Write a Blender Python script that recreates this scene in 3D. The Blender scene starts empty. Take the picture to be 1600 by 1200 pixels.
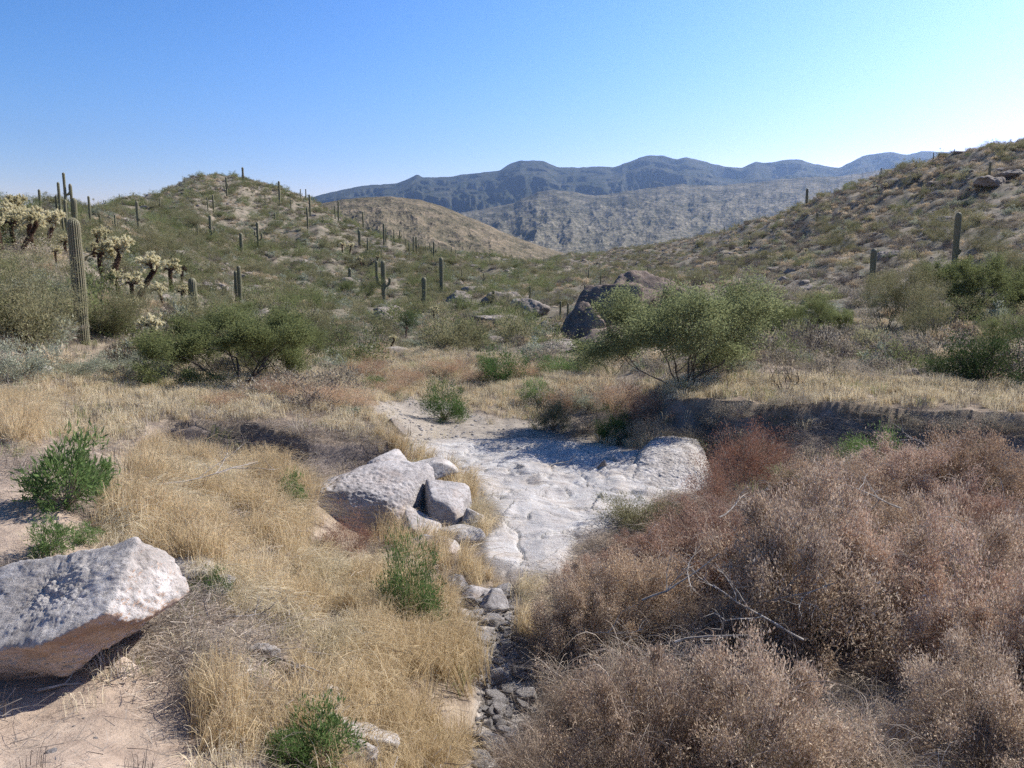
import bpy, math, time
import numpy as np
from mathutils import Vector, Matrix
R_ = math.radians
T0 = time.time()
SC = bpy.context.scene
COL = SC.collection

# ------------------------------------------------------------------ camera
CAMZ = 4.2; PITCH = 9.13; F = 1244.0
cd = bpy.data.cameras.new("camera"); cam = bpy.data.objects.new("camera", cd); COL.objects.link(cam)
cam.location = (0, 0, CAMZ); cam.rotation_euler = (R_(90 - PITCH), 0, 0)
cd.sensor_width = 36; cd.lens = F / 1600 * 36; cd.clip_start = 0.05; cd.clip_end = 60000
SC.camera = cam
# ------------------------------------------------------------------ light
SUN_AZ, SUN_EL = 60, 41          # azimuth to the right of the view direction (+Y)
w = bpy.data.worlds.new("World"); SC.world = w; w.use_nodes = True
nt = w.node_tree; nt.nodes.clear()
sky = nt.nodes.new("ShaderNodeTexSky"); sky.sky_type = 'NISHITA'; sky.sun_disc = False
sky.sun_elevation = R_(SUN_EL); sky.sun_rotation = R_(SUN_AZ)
sky.altitude = 900; sky.air_density = 1.2; sky.dust_density = 1.0; sky.ozone_density = 3.0
bg = nt.nodes.new("ShaderNodeBackground"); bg.inputs[1].default_value = 0.05
wo = nt.nodes.new("ShaderNodeOutputWorld")
hsv = nt.nodes.new('ShaderNodeHueSaturation'); hsv.inputs['Saturation'].default_value = 1.2; nt.links.new(sky.outputs[0], hsv.inputs['Color']); sp_ = nt.nodes.new('ShaderNodeSeparateColor'); cb_ = nt.nodes.new('ShaderNodeCombineColor'); nt.links.new(hsv.outputs[0], sp_.inputs[0])
for i_, (g_, k_) in enumerate(((2.03, .532), (1.60, .645), (1.75, .52))):     # contrast of the clear sky, channel by channel
    mx = nt.nodes.new('ShaderNodeMath'); mx.operation = 'MAXIMUM'; mx.inputs[1].default_value = 0; nt.links.new(sp_.outputs[i_], mx.inputs[0])
    pw_ = nt.nodes.new('ShaderNodeMath'); pw_.operation = 'POWER'; pw_.inputs[1].default_value = g_; nt.links.new(mx.outputs[0], pw_.inputs[0])
    ml = nt.nodes.new('ShaderNodeMath'); ml.operation = 'MULTIPLY'; ml.inputs[1].default_value = k_; nt.links.new(pw_.outputs[0], ml.inputs[0]); nt.links.new(ml.outputs[0], cb_.inputs[i_])
nt.links.new(cb_.outputs[0], bg.inputs[0])
nt.links.new(bg.outputs[0], wo.inputs[0])
sd = bpy.data.lights.new("sun", 'SUN'); sd.energy = 4.9; sd.angle = R_(0.5); sd.color = (1.0, 0.95, 0.87)
sun = bpy.data.objects.new("sun", sd); COL.objects.link(sun)
sdir = Vector((math.sin(R_(SUN_AZ)) * math.cos(R_(SUN_EL)), math.cos(R_(SUN_AZ)) * math.cos(R_(SUN_EL)), math.sin(R_(SUN_EL))))
sun.rotation_euler = sdir.to_track_quat('Z', 'Y').to_euler()
vs = SC.view_settings; vs.view_transform = 'Standard'; vs.look = 'None'; vs.exposure = 1.03; vs.gamma = 1
cy = SC.cycles; cy.max_bounces = 5; cy.diffuse_bounces = 3; cy.transmission_bounces = 2; cy.transparent_max_bounces = 4
cy.volume_bounces = 0; cy.glossy_bounces = 1; cy.use_denoising = False

# ------------------------------------------------------------------ noise
_rng0 = np.random.RandomState(7)
_P = _rng0.permutation(256); _P = np.concatenate([_P, _P, _P])
_G = _rng0.normal(size=(256, 3)); _G /= np.linalg.norm(_G, axis=1)[:, None]
def noise3(x, y, z):
    x, y, z = np.broadcast_arrays(np.asarray(x, float), np.asarray(y, float), np.asarray(z, float))
    xi = np.floor(x).astype(np.int64); yi = np.floor(y).astype(np.int64); zi = np.floor(z).astype(np.int64)
    xf = x - xi; yf = y - yi; zf = z - zi
    u = xf*xf*xf*(xf*(xf*6-15)+10); v = yf*yf*yf*(yf*(yf*6-15)+10); w_ = zf*zf*zf*(zf*(zf*6-15)+10)
    xi &= 255; yi &= 255; zi &= 255
    def g(i, j, k):
        h = _P[_P[_P[xi + i] + yi + j] + zi + k]
        gg = _G[h]
        return gg[..., 0]*(xf-i) + gg[..., 1]*(yf-j) + gg[..., 2]*(zf-k)
    a = g(0,0,0)*(1-u)+g(1,0,0)*u; b = g(0,1,0)*(1-u)+g(1,1,0)*u
    c = g(0,0,1)*(1-u)+g(1,0,1)*u; d = g(0,1,1)*(1-u)+g(1,1,1)*u
    return ((a*(1-v)+b*v)*(1-w_) + (c*(1-v)+d*v)*w_) * 1.6
def fbm(x, y, z=0.0, o=4, ridged=False, gain=.5):
    s = 0; a = 1.0; t = 0
    x = np.asarray(x, float); y = np.asarray(y, float)
    for i in range(o):
        n = noise3(x + 17.3*i, y + 5.1*i, z + 9.7*i)
        if ridged: n = 1 - 2*np.abs(n)
        s = s + a*n; t += a; a *= gain; x = x*2.03; y = y*2.03; z = z*2.03
    return s / t
def sst(a, b, x):
    t = np.clip((x - a) / (b - a), 0, 1); return t*t*(3-2*t)

# ------------------------------------------------------------------ view maths (used only to survey where things stand)
CP, SP = math.cos(R_(PITCH)), math.sin(R_(PITCH))
def ray(px, py):
    u = (px - 800) / F; v = (py - 600) / F
    yc = CP - v * SP; zc = -SP - v * CP
    return u / yc, zc / yc           # x and z per metre of Y
def proj(x, y, z):
    dz = z - CAMZ
    dep = y * CP - dz * SP; up = y * SP + dz * CP
    return 800 + F * x / dep, 600 - F * up / dep

# ------------------------------------------------------------------ terrain survey points: (px, py, distance)
A = [
 # wash bed and slab
 (760,1200,6.0),(780,1080,7.2),(755,960,8.8),(800,905,9.9),(830,800,12.6),(700,720,16.5),(900,720,16.5),(1000,700,17.0),(1080,722,15.9),(860,690,18),
 (950,800,12.6),(880,880,10.4),(760,800,12.6),
 (650,650,21.5),(620,630,23.5),(760,600,27),(700,570,30),(640,545,36),(850,560,33),(850,530,42),(860,500,58),(870,470,85),(870,440,140),(870,415,260),(870,403,450),
 (740,650,21.5),(850,650,21.8),
 # left foreground
 (0,1200,3.95),(200,1200,4.0),(320,1200,4.1),(420,1200,4.3),(550,1200,4.9),(650,1200,5.4),(720,1200,5.9),
 (0,1100,4.75),(60,1088,4.9),(150,1075,4.92),(230,1045,5.25),(300,1050,5.15),(400,1050,5.4),(550,1050,6.2),(680,1050,7.1),(735,1050,7.4),
 (0,880,6.5),(100,820,7.3),(0,760,8.4),(100,770,8.3),(0,710,9.8),(150,800,8.1),(200,830,7.7),(300,900,7.0),(350,950,6.7),(450,950,7.5),(600,950,8.4),(690,950,8.8),
 (300,800,9.0),(400,800,10.1),(500,850,10.0),(600,870,10.2),(700,880,10.3),(450,750,12.0),(330,725,12.6),(200,720,11.8),(120,700,11.0),(470,715,13.6),
 (570,860,10.8),(680,840,11.6),
 (400,716,14.8),(300,692,14.8),(300,662,15.3),(400,664,15.3),(480,685,14.9),(230,665,14.9),(560,695,15.2),(620,705,15.6),(600,655,18),(585,632,20.5),(660,730,15.4),(700,770,13.6),
 (100,640,16),(300,620,19),(500,620,20.2),(400,592,24),(200,600,21),(0,620,16.5),(0,660,13),
 (0,560,19),(0,480,24),(0,430,30),(40,400,36),(0,350,48),(0,315,75),(60,335,110),(130,535,26),(250,560,24.5),(250,480,38),(200,420,50),(300,500,38),(300,430,75),
 (100,450,33),(100,380,60),(200,345,150),
 (350,350,170),(350,279,280),(290,288,262),(220,312,215),(140,332,165),(420,293,272),(470,309,262),(500,322,250),(540,348,225),(600,378,200),(650,390,190),(700,403,180),(760,408,200),
 (430,400,140),(430,440,100),(430,480,60),(430,530,38),(550,440,120),(600,475,85),(550,510,48),(640,510,50),(600,540,38),(700,440,120),(700,480,75),(760,470,80),(750,510,50),
 (500,360,180),(420,340,200),(560,400,160),
 # right side
 (950,580,30),(950,650,20.5),(870,600,25.2),(800,620,24),(980,680,17.9),(1060,692,16.5),
 (1060,600,19.8),(1060,628,17.6),(1150,627,16.9),(1150,645,16.8),(1300,631,16.7),(1300,652,16.55),(1450,637,16.2),(1450,660,16.05),(1600,647,15.8),(1600,672,15.6),
 (1200,598,19.2),(1330,596,19.8),(1450,600,19.0),(1600,605,18.6),
 (1200,720,15.9),(1110,680,16.9),(1400,705,15.4),(1300,765,14.2),(1600,720,14.9),(1150,760,14.4),
 (1350,580,22.5),(1500,560,25),(1600,560,24),(1400,520,34),(1600,500,33),(1362,442,60),(1490,422,62),(1250,450,70),(1200,500,45),(1150,430,110),(1050,440,90),
 (960,462,62),(1010,450,66),(900,535,45),(990,500,52),(1600,400,55),(1600,320,82),(1600,224,125),(1545,232,135),(1500,242,145),(1430,258,165),(1375,276,182),(1320,300,200),(1260,322,228),(1200,350,260),(1120,369,290),(1000,389,330),(880,403,420),
 (1400,340,120),(1300,370,130),(1200,400,140),(1050,410,200),(1500,300,110),(950,420,220),(800,420,220),(800,450,110),(1100,540,32),
 # right foreground under the brush
 (860,1200,5.9),(1000,1200,5.6),(1300,1200,5.4),(1600,1200,5.1),(1600,1000,7.8),(1300,1000,7.8),(1000,1000,8.0),(1600,820,11.8),(1300,850,11.0),(1000,850,11.2),(870,1000,8.1),
]
pts = []
for px, py, Y in A:
    s, q = ray(px, py); pts.append((s, math.log(Y), q))
# ground behind the skylines and outside the frame: (s, distance, height)
def E(s, Y, z): pts.append((s, math.log(Y), (z - CAMZ) / Y))
for px, py, Y in [(0,315,75),(60,335,110),(140,332,165),(220,312,215),(290,288,262),(350,279,280),(420,293,272),(500,322,250),(600,378,200),(700,403,180),
                  (1600,224,125),(1500,242,145),(1430,258,165),(1320,300,200),(1260,322,228),(1200,350,260),(1120,369,290),(1000,389,330),(880,403,420)]:
    s, q = ray(px, py); top = CAMZ + q*Y
    E(s, Y*1.12, top*.96); E(s, Y*1.5, top*.6 - 4); E(s, Y*2.4, top*.25 - 14)
for s in np.linspace(-1.2, 1.2, 9):
    E(s, 1400, -45); E(s, 4000, -110); E(s, 14000, -420)
    E(s, 1.2, 2.6 if s < .3 else 2.4)
    E(s, 2.6, 2.0 + (.25 if s < -.4 else -.3 if s > .1 else 0))
    E(s, .5, 2.6)
for Y, zl, zr in [(4,1.5,.9),(6,1.7,.9),(10,1.9,1.2),(14,2.0,1.3),(18,2.3,1.5),(25,3.4,2.3),(40,5.5,5.5),(70,11,16),(120,16,36),(220,22,45),(420,5,40),(700,-10,10)]:
    E(-1.05, Y, zl); E(1.05, Y, zr)
pts = np.array(pts); KS = 2.6
PX_ = np.stack([pts[:, 0]*KS, pts[:, 1]], 1)
def kern(a, b):
    d2 = (a[:, None, 0]-b[None, :, 0])**2 + (a[:, None, 1]-b[None, :, 1])**2
    return np.sqrt(d2 + 0.0006)
n = len(pts); Mx = np.zeros((n+1, n+1)); Mx[:n, :n] = kern(PX_, PX_) - np.eye(n)*0.004; Mx[:n, n] = 1; Mx[n, :n] = 1
SOL = np.linalg.solve(Mx, np.append(pts[:, 2], 0))
# grid in (s, ln Y)
ys = [1.3]
while ys[-1] < 14000:
    Y = ys[-1]; st = min(max(2.4*Y/(F*3.5), .0042), .0125 if Y < 500 else .03); st = (.0022 if Y > 14.3 else .0036) if 9.3 < Y < 18.4 else st; ys.append(Y*math.exp(st))
YS = np.array(ys); LY = np.log(YS); SS = np.linspace(-1.0, 1.0, 861)
NS, NY = len(SS), len(YS)
SG, LG = np.meshgrid(SS, LY); YG = np.exp(LG); XG = SG*YG
Q = np.empty(SG.size); flat = np.stack([SG.ravel()*KS, LG.ravel()], 1)
# wobble the lookup a little so that the banks are not ruler-straight
wob = .012*fbm(XG*.9, YG*.9, 3.3, 3) * np.clip(YG/8, 0, 1)
flat[:, 1] += wob.ravel()
for i in range(0, len(flat), 40000):
    Q[i:i+40000] = kern(flat[i:i+40000], PX_) @ SOL[:n] + SOL[n]
ZG = CAMZ + Q.reshape(SG.shape)*YG

def poly_sd(poly, px, py):
    """inside mask for a polygon of survey pixels, evaluated on ground points"""
    inside = np.zeros(px.shape, bool); d = np.full(px.shape, 1e9)
    m = len(poly)
    for i in range(m):
        x0, y0 = poly[i]; x1, y1 = poly[(i+1) % m]
        c = ((y0 > py) != (y1 > py)) & (px < (x1-x0)*(py-y0)/((y1-y0) if y1 != y0 else 1e-9) + x0)
        inside ^= c
        dx, dy = x1-x0, y1-y0; t = np.clip(((px-x0)*dx+(py-y0)*dy)/(dx*dx+dy*dy+1e-9), 0, 1)
        d = np.minimum(d, np.hypot(px-x0-t*dx, py-y0-t*dy))
    return np.where(inside, d, -d)
GPX, GPY = proj(XG, YG, ZG)
SLAB = [(745,902),(800,915),(880,905),(905,860),(975,825),(1035,800),(1095,790),(1105,740),(1095,708),(1040,712),(1000,700),(940,690),(860,684),(760,684),(690,684),(645,690),(630,700),(690,745),(735,775),(770,820),(745,850)]
BED = [(735,1220),(850,1220),(835,1100),(815,1010),(810,925),(700,915),(705,960),(745,1040),(745,1100)]
SAND = [(560,640),(640,618),(700,628),(760,650),(900,660),(930,695),(640,700),(625,670)]
DIRT = [(-400,1060),(0,1060),(180,1060),(255,1050),(300,1100),(320,1150),(290,1300),(-400,1300)]
DIRT2 = [(-300,720),(60,735),(90,790),(150,830),(120,860),(-300,890)]
BANKR = [(1240,690),(1330,650),(1440,662),(1400,720),(1210,725)]
BANKL = [(320,675),(430,680),(480,720),(400,725),(310,700)]
near = YG < 60
# cut banks: an abrupt rim with a steep soil face below it
def cut_bank(rim, drop, slope, run, seed):
    global ZG, BANKD
    rs_ = np.array([ray(a, b)[0] for a, b, Y in rim]); ry_ = np.array([Y for a, b, Y in rim]); rz_ = np.array([CAMZ + ray(a, b)[1]*Y for a, b, Y in rim])
    win = sst(rs_[0], rs_[0]+.045, SG)*(1-sst(rs_[-1]-.045, rs_[-1], SG))
    Yr = np.interp(SG, rs_, ry_) + .16*fbm(XG*.6, 0*SG+seed, 0, 2); Zr = np.interp(SG, rs_, rz_) + .04*fbm(XG*1.0, YG*0+seed, 0, 2)
    d = Yr - YG + .025*fbm(XG*2.2, YG*2.2, seed, 3)
    prof = drop*sst(-.02, .24, d) + slope*np.clip((d-.12)/run, 0, 3)
    fade = 1-sst(run*1.4, run*3.6, d); front = ZG + (np.minimum(ZG, Zr - prof)-ZG)*fade; back = ZG + (Zr - ZG)*np.exp(-np.clip(-d, 0, 9)/2.2)
    ZG = np.where(d > 0, ZG + (front-ZG)*win, ZG + (back-ZG)*win)
    BANKD = np.maximum(BANKD, win*sst(-.02, .06, d)*(1-sst(run*1.5, run*2.6, d)))
BANKD = np.zeros_like(ZG)
cut_bank([(1010,618,18.2),(1060,625,17.5),(1150,626,16.9),(1290,631,16.7),(1450,637,16.2),(1600,647,15.8),(1900,665,15.2)], .44, .50, .80, 3.)
cut_bank([(215,664,15.0),(250,660,15.1),(300,659,15.2),(400,662,15.3),(480,680,14.9),(560,692,15.2),(640,708,15.7)], .34, .42, .70, 8.)
slab_d = np.where(near, poly_sd(SLAB, GPX, GPY), -1e3); slabm = sst(-4, 22, slab_d)
bedm = np.where(near, sst(-12, 12, poly_sd(BED, GPX, GPY)), 0)
sandm = np.where(near, sst(-10, 10, poly_sd(SAND, GPX, GPY)), 0)
dirtm = np.where(near, np.maximum(sst(-25, 15, poly_sd(DIRT, GPX, GPY)), sst(-20, 15, poly_sd(DIRT2, GPX, GPY))), 0)
bankm = BANKD*near
# relief noise
amp = np.clip(.010*YG, .03, 1.6)*(1-.75*bedm)*(1-.6*sandm)*(1-.85*slabm)*(1-.5*dirtm)
ZG += amp*fbm(XG/(1.2+.04*YG*1.0), YG/(1.2+.04*YG), 0, 3)*1.0*(YG < 600)
ZG += np.clip(.004*YG, .012, .5)*fbm(XG*2.3/(1+.03*YG), YG*2.3/(1+.03*YG), 4.4, 4)*(1-.5*bedm)*(1-slabm)
gul = fbm(XG/22, YG/34, 8.8, 4, True)
ZG += sst(60, 140, YG)*(1-sst(500, 900, YG))*2.6*(gul-.35)
# the water-worn slab: layered ledges, grooves running down the wash
xr, yr = XG*.92 + YG*.38, -XG*.38 + YG*.92
warp = .5*fbm(XG*.8, YG*.8, 1.1, 3)
lay = fbm(xr*.9 + warp, yr*2.1 + warp, 5.0, 5, True)
lum = fbm(XG*.55, YG*.45, 2.2, 3)
st_ = yr*1.15 + 1.1*fbm(XG*.55, YG*.7, 6.1, 4); stp = (st_ - np.floor(st_)); stp = np.where(stp < .8, stp*.25, .2 + (stp-.8)*4)
fine = fbm(XG*6+warp*3, YG*9, 7.7, 4, True)
crk = fbm(XG*1.1+.4*warp, YG*1.4, 12.0, 2); crk = np.exp(-(crk/.035)**2)
flow = fbm(xr*.32 + warp*.8, yr*.95 + warp, 15.0, 4, True); chip = fbm(xr*.9+warp*2, yr*4.5+warp*3, 3.0, 4, True)
ZG += slabm*(.06 + .07*flow + .24*lum + .075*stp + .018*chip + .006*fbm(XG*9, YG*12, 1.7, 4) - .05*crk)
ZG += (1-slabm)*near*.010*fine*(1-.6*bankm) + bankm*near*.03*fbm(XG*1.2, YG*1.2, 9.0, 2)
DUNE = None
_lnY0 = LY[0]
def gidx(x, y):
    s = x / np.maximum(y, 1e-6); fi = np.interp(np.log(np.maximum(y, 1.3)), LY, np.arange(NY)); fj = (s - SS[0])/(SS[1]-SS[0])
    fi = np.clip(fi, 0, NY-1.001); fj = np.clip(fj, 0, NS-1.001)
    i = fi.astype(int); j = fj.astype(int); return i, j, fi-i, fj-j
def samp(arr, x, y):
    x = np.asarray(x, float); y = np.asarray(y, float)
    i, j, a, b = gidx(x, y)
    return arr[i, j]*(1-a)*(1-b) + arr[i+1, j]*a*(1-b) + arr[i, j+1]*(1-a)*b + arr[i+1, j+1]*a*b
def H(x, y): return samp(ZG, x, y)
RUNMAX = np.maximum.accumulate((ZG - CAMZ)/YG, axis=0)
_TY = np.exp(np.linspace(math.log(1.5), math.log(900), 5000))
def at(px, py, ymin=1.5):
    s, q = ray(px, py); g = H(s*_TY, _TY); hit = np.nonzero((g >= CAMZ + q*_TY) & (_TY > ymin))[0]
    if len(hit) == 0:
        k = np.argmax(np.where(_TY > ymin, (g-CAMZ)/_TY, -9)); Y = _TY[k]
    else: Y = _TY[hit[0]]
    return s*Y, Y, float(H(s*Y, Y))

# ------------------------------------------------------------------ object helpers
def link(o, parent=None):
    COL.objects.link(o)
    if parent is not None: o.parent = parent
    return o
def tag(o, label=None, cat=None, group=None, kind=None):
    if label: o["label"] = label
    if cat: o["category"] = cat
    if group: o["group"] = group
    if kind: o["kind"] = kind
    return o
def mesh(name, V, Fc, mats, mi=None, smooth=False, attrs=None):
    """V (n,3); Fc (m,3|4) array or list of such arrays"""
    V = np.asarray(V, np.float32)
    if not isinstance(Fc, list): Fc = [Fc]
    Fc = [np.asarray(f, np.int32) for f in Fc if len(f)]
    me = bpy.data.meshes.new(name)
    me.vertices.add(len(V)); me.vertices.foreach_set("co", V.ravel())
    li = np.concatenate([f.ravel() for f in Fc]); lt = np.concatenate([np.full(len(f), f.shape[1], np.int32) for f in Fc])
    me.loops.add(len(li)); me.loops.foreach_set("vertex_index", li)
    me.polygons.add(len(lt)); me.polygons.foreach_set("loop_start", np.concatenate([[0], np.cumsum(lt)[:-1]]).astype(np.int32))
    if mi is not None:
        mi = np.asarray(mi, np.int32) if not np.isscalar(mi) else np.full(len(lt), mi, np.int32)
        me.polygons.foreach_set("material_index", mi)
    me.polygons.foreach_set("use_smooth", np.full(len(lt), bool(smooth)))
    for m in (mats if isinstance(mats, (list, tuple)) else [mats]): me.materials.append(m)
    if attrs:
        for k, a in attrs.items():
            at_ = me.attributes.new(k, 'FLOAT', 'POINT'); at_.data.foreach_set("value", np.asarray(a, np.float32).ravel())
    me.update(calc_edges=True)
    return me
def grid_faces(ny, nx):
    i = np.arange((ny-1)*(nx-1)); r = i//(nx-1); c = i % (nx-1); a = r*nx+c
    return np.stack([a, a+1, a+nx+1, a+nx], 1)

# ------------------------------------------------------------------ materials
class NT:
    def __init__(s, name, rough=.9):
        s.m = bpy.data.materials.new(name); s.m.use_nodes = True; s.t = s.m.node_tree; s.t.nodes.clear()
        s.out = s.t.nodes.new("ShaderNodeOutputMaterial"); s._c = None
    def n(s, ty, **k):
        nd = s.t.nodes.new(ty)
        for a, b in k.items(): setattr(nd, a, b)
        return nd
    def l(s, a, b): s.t.links.new(a, b)
    def val(s, v, sock):
        if hasattr(v, "links") or isinstance(v, bpy.types.NodeSocket): s.l(v, sock)
        else: sock.default_value = v
    @property
    def pos(s):
        if s._c is None: s._c = s.n("ShaderNodeNewGeometry")
        return s._c.outputs["Position"]
    def island(s): s.pos; return s._c.outputs["Random Per Island"]
    def oinfo(s): return s.n("ShaderNodeObjectInfo").outputs["Random"]
    def attr(s, name): return s.n("ShaderNodeAttribute", attribute_name=name).outputs["Fac"]
    def objco(s): return s.n("ShaderNodeTexCoord").outputs["Object"]
    def scl(s, vec, sx, sy, sz):
        m = s.n("ShaderNodeMapping"); s.l(vec, m.inputs[0]); m.inputs["Scale"].default_value = (sx, sy, sz); return m.outputs[0]
    def noise(s, scale, det=4, rough=.6, vec=None, dist=0):
        nd = s.n("ShaderNodeTexNoise"); nd.inputs["Scale"].default_value = scale; nd.inputs["Detail"].default_value = det
        nd.inputs["Roughness"].default_value = rough; nd.inputs["Distortion"].default_value = dist
        s.l(vec if vec is not None else s.pos, nd.inputs["Vector"]); return nd.outputs["Fac"]
    def vor(s, scale, feat='F1', vec=None, out="Distance"):
        nd = s.n("ShaderNodeTexVoronoi", feature=feat); nd.inputs["Scale"].default_value = scale
        s.l(vec if vec is not None else s.pos, nd.inputs["Vector"]); return nd.outputs[out]
    def ramp(s, fac, stops, interp='LINEAR'):
        r = s.n("ShaderNodeValToRGB"); cr = r.color_ramp; cr.interpolation = interp
        while len(cr.elements) < len(stops): cr.elements.new(.5)
        for e, (p, c) in zip(cr.elements, stops):
            e.position = p; e.color = (c[0], c[1], c[2], 1) if not np.isscalar(c) else (c, c, c, 1)
        s.l(fac, r.inputs[0]); return r.outputs[0]
    def mix(s, f, a, b, mode='MIX'):
        m = s.n("ShaderNodeMix", data_type='RGBA', blend_type=mode); s.val(f, m.inputs[0])
        for v, k in ((a, 6), (b, 7)):
            if isinstance(v, tuple): m.inputs[k].default_value = (*v[:3], 1)
            else: s.l(v, m.inputs[k])
        return m.outputs[2]
    def math(s, op, a, b=0.5, c=None):
        m = s.n("ShaderNodeMath", operation=op); s.val(a, m.inputs[0]); s.val(b, m.inputs[1])
        if c is not None: s.val(c, m.inputs[2])
        return m.outputs[0]
    def bump(s, h, st=.5, d=.02, nrm=None):
        b = s.n("ShaderNodeBump"); b.inputs["Strength"].default_value = st; b.inputs["Distance"].default_value = d; s.l(h, b.inputs["Height"])
        if nrm is not None: s.l(nrm, b.inputs["Normal"])
        return b.outputs[0]
    def done(s, col, nrm=None, rough=.9, spec=.2):
        p = s.n("ShaderNodeBsdfPrincipled"); p.inputs["Roughness"].default_value = rough
        p.inputs["Specular IOR Level"].default_value = spec
        s.val(col, p.inputs["Base Color"])
        if nrm is not None: s.l(nrm, p.inputs["Normal"])
        s.l(p.outputs[0], s.out.inputs[0]); return s.m
    def leaf(s, col, tr=.35):
        d = s.n("ShaderNodeBsdfDiffuse"); t = s.n("ShaderNodeBsdfTranslucent"); m = s.n("ShaderNodeMixShader"); m.inputs[0].default_value = tr
        s.val(col, d.inputs[0]); s.val(col, t.inputs[0]); s.l(d.outputs[0], m.inputs[1]); s.l(t.outputs[0], m.inputs[2]); s.l(m.outputs[0], s.out.inputs[0]); return s.m
def leafmat(name, cols, tr=.35, ow=.45, pw=.3):
    """cols dark to light; varied per leaf, per plant and slowly over the ground"""
    k = NT(name); isl = k.island(); ob = k.oinfo(); pn = k.noise(.35, 2)
    f = k.math('MULTIPLY_ADD', isl, 1-ow-pw, k.math('MULTIPLY_ADD', ob, ow, k.math('MULTIPLY', pn, pw)))
    c = k.ramp(f, [(i/(len(cols)-1)*.8+.1, c) for i, c in enumerate(cols)])
    return k.leaf(c, tr)
# ------------------------------------------------------------------ ground
k = NT("ground_mat")
n1 = k.noise(.55, 5, .65); n2 = k.noise(5, 5, .7); n3 = k.noise(42, 4, .7); nf = k.noise(.06, 4, .6)
base = k.ramp(n1, [(.3, (.20,.155,.115)), (.5, (.30,.24,.175)), (.68, (.40,.33,.25))])
base = k.mix(k.ramp(n2, [(.42, 0.), (.62, 1.)]), base, (.16,.125,.095))
hill = k.ramp(k.noise(.5, 6, .75), [(.34, (.08,.078,.052)), (.47, (.135,.12,.085)), (.58, (.205,.172,.128)), (.74, (.30,.255,.198))])
col = k.mix(k.attr("far"), base, hill)
dirt = k.ramp(k.noise(3.0, 6, .7), [(.3, (.25,.19,.145)), (.55, (.37,.29,.22)), (.75, (.44,.36,.28))])
dirt = k.mix(k.ramp(k.vor(38), [(.05, 1.), (.16, 0.)]), dirt, (.20,.15,.12))
col = k.mix(k.attr("dirt"), col, dirt)
grav = k.ramp(k.vor(16, 'F1', None, "Color"), [(.1, (.13,.115,.10)), (.5, (.25,.225,.20)), (.9, (.40,.37,.33))])
col = k.mix(k.attr("bed"), col, grav)
sand = k.ramp(n2, [(.3, (.19,.165,.135)), (.7, (.34,.30,.245))])
col = k.mix(k.attr("sand"), col, sand)
bank = k.ramp(k.noise(6, 6, .7, k.scl(k.pos, 1, 1, 3)), [(.3, (.12,.10,.09)), (.6, (.24,.20,.17)), (.8, (.33,.29,.25))])
col = k.mix(k.attr("bank"), col, bank)
sp = k.scl(k.pos, 1.0, 1.6, 1)
rk = k.ramp(k.noise(2.2, 7, .72, sp, .6), [(.28, (.24,.215,.195)), (.40, (.365,.34,.315)), (.6, (.46,.445,.42)), (.8, (.53,.515,.495))])
rk = k.mix(k.ramp(k.noise(9, 6, .75, k.scl(k.pos, .6, 2.2, 1), 1.), [(.52, 0.), (.66, .55)]), rk, (.27,.235,.20))
rk = k.mix(k.ramp(k.noise(.9, 5, .65), [(.5, 0.), (.66, .6)]), rk, (.40,.34,.27)); rk = k.mix(k.ramp(k.noise(1.1, 6, .7, k.scl(k.pos, 1.6, .5, 1), 1.5), [(.50, 0.), (.62, .6)]), rk, (.30,.295,.29))
col = k.mix(k.attr("slab"), col, rk)
hb = k.math('MULTIPLY_ADD', n3, .5, n2)
nb = k.bump(hb, .55, .05)
nb2 = k.bump(k.noise(30, 6, .8, sp), .5, .025, nb)
wv = k.noise(3.2, 6, .65, k.scl(k.pos, .7, 3.0, 1), 1.2); nb2 = k.bump(k.math('MULTIPLY', wv, k.attr('slab')), .5, .07, nb2)
M_ground = k.done(col, nb2, .95, .1)
far = sst(16, 40, YG)*(1-.5*np.maximum(sandm, slabm))
gm = mesh("ground", np.stack([XG, YG, ZG], -1).reshape(-1, 3), grid_faces(NY, NS), M_ground, smooth=True,
          attrs=dict(slab=slabm, bed=bedm, sand=sandm, dirt=dirtm, bank=bankm, far=far))
g = link(bpy.data.objects.new("ground", gm)); tag(g, kind="structure")

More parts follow.
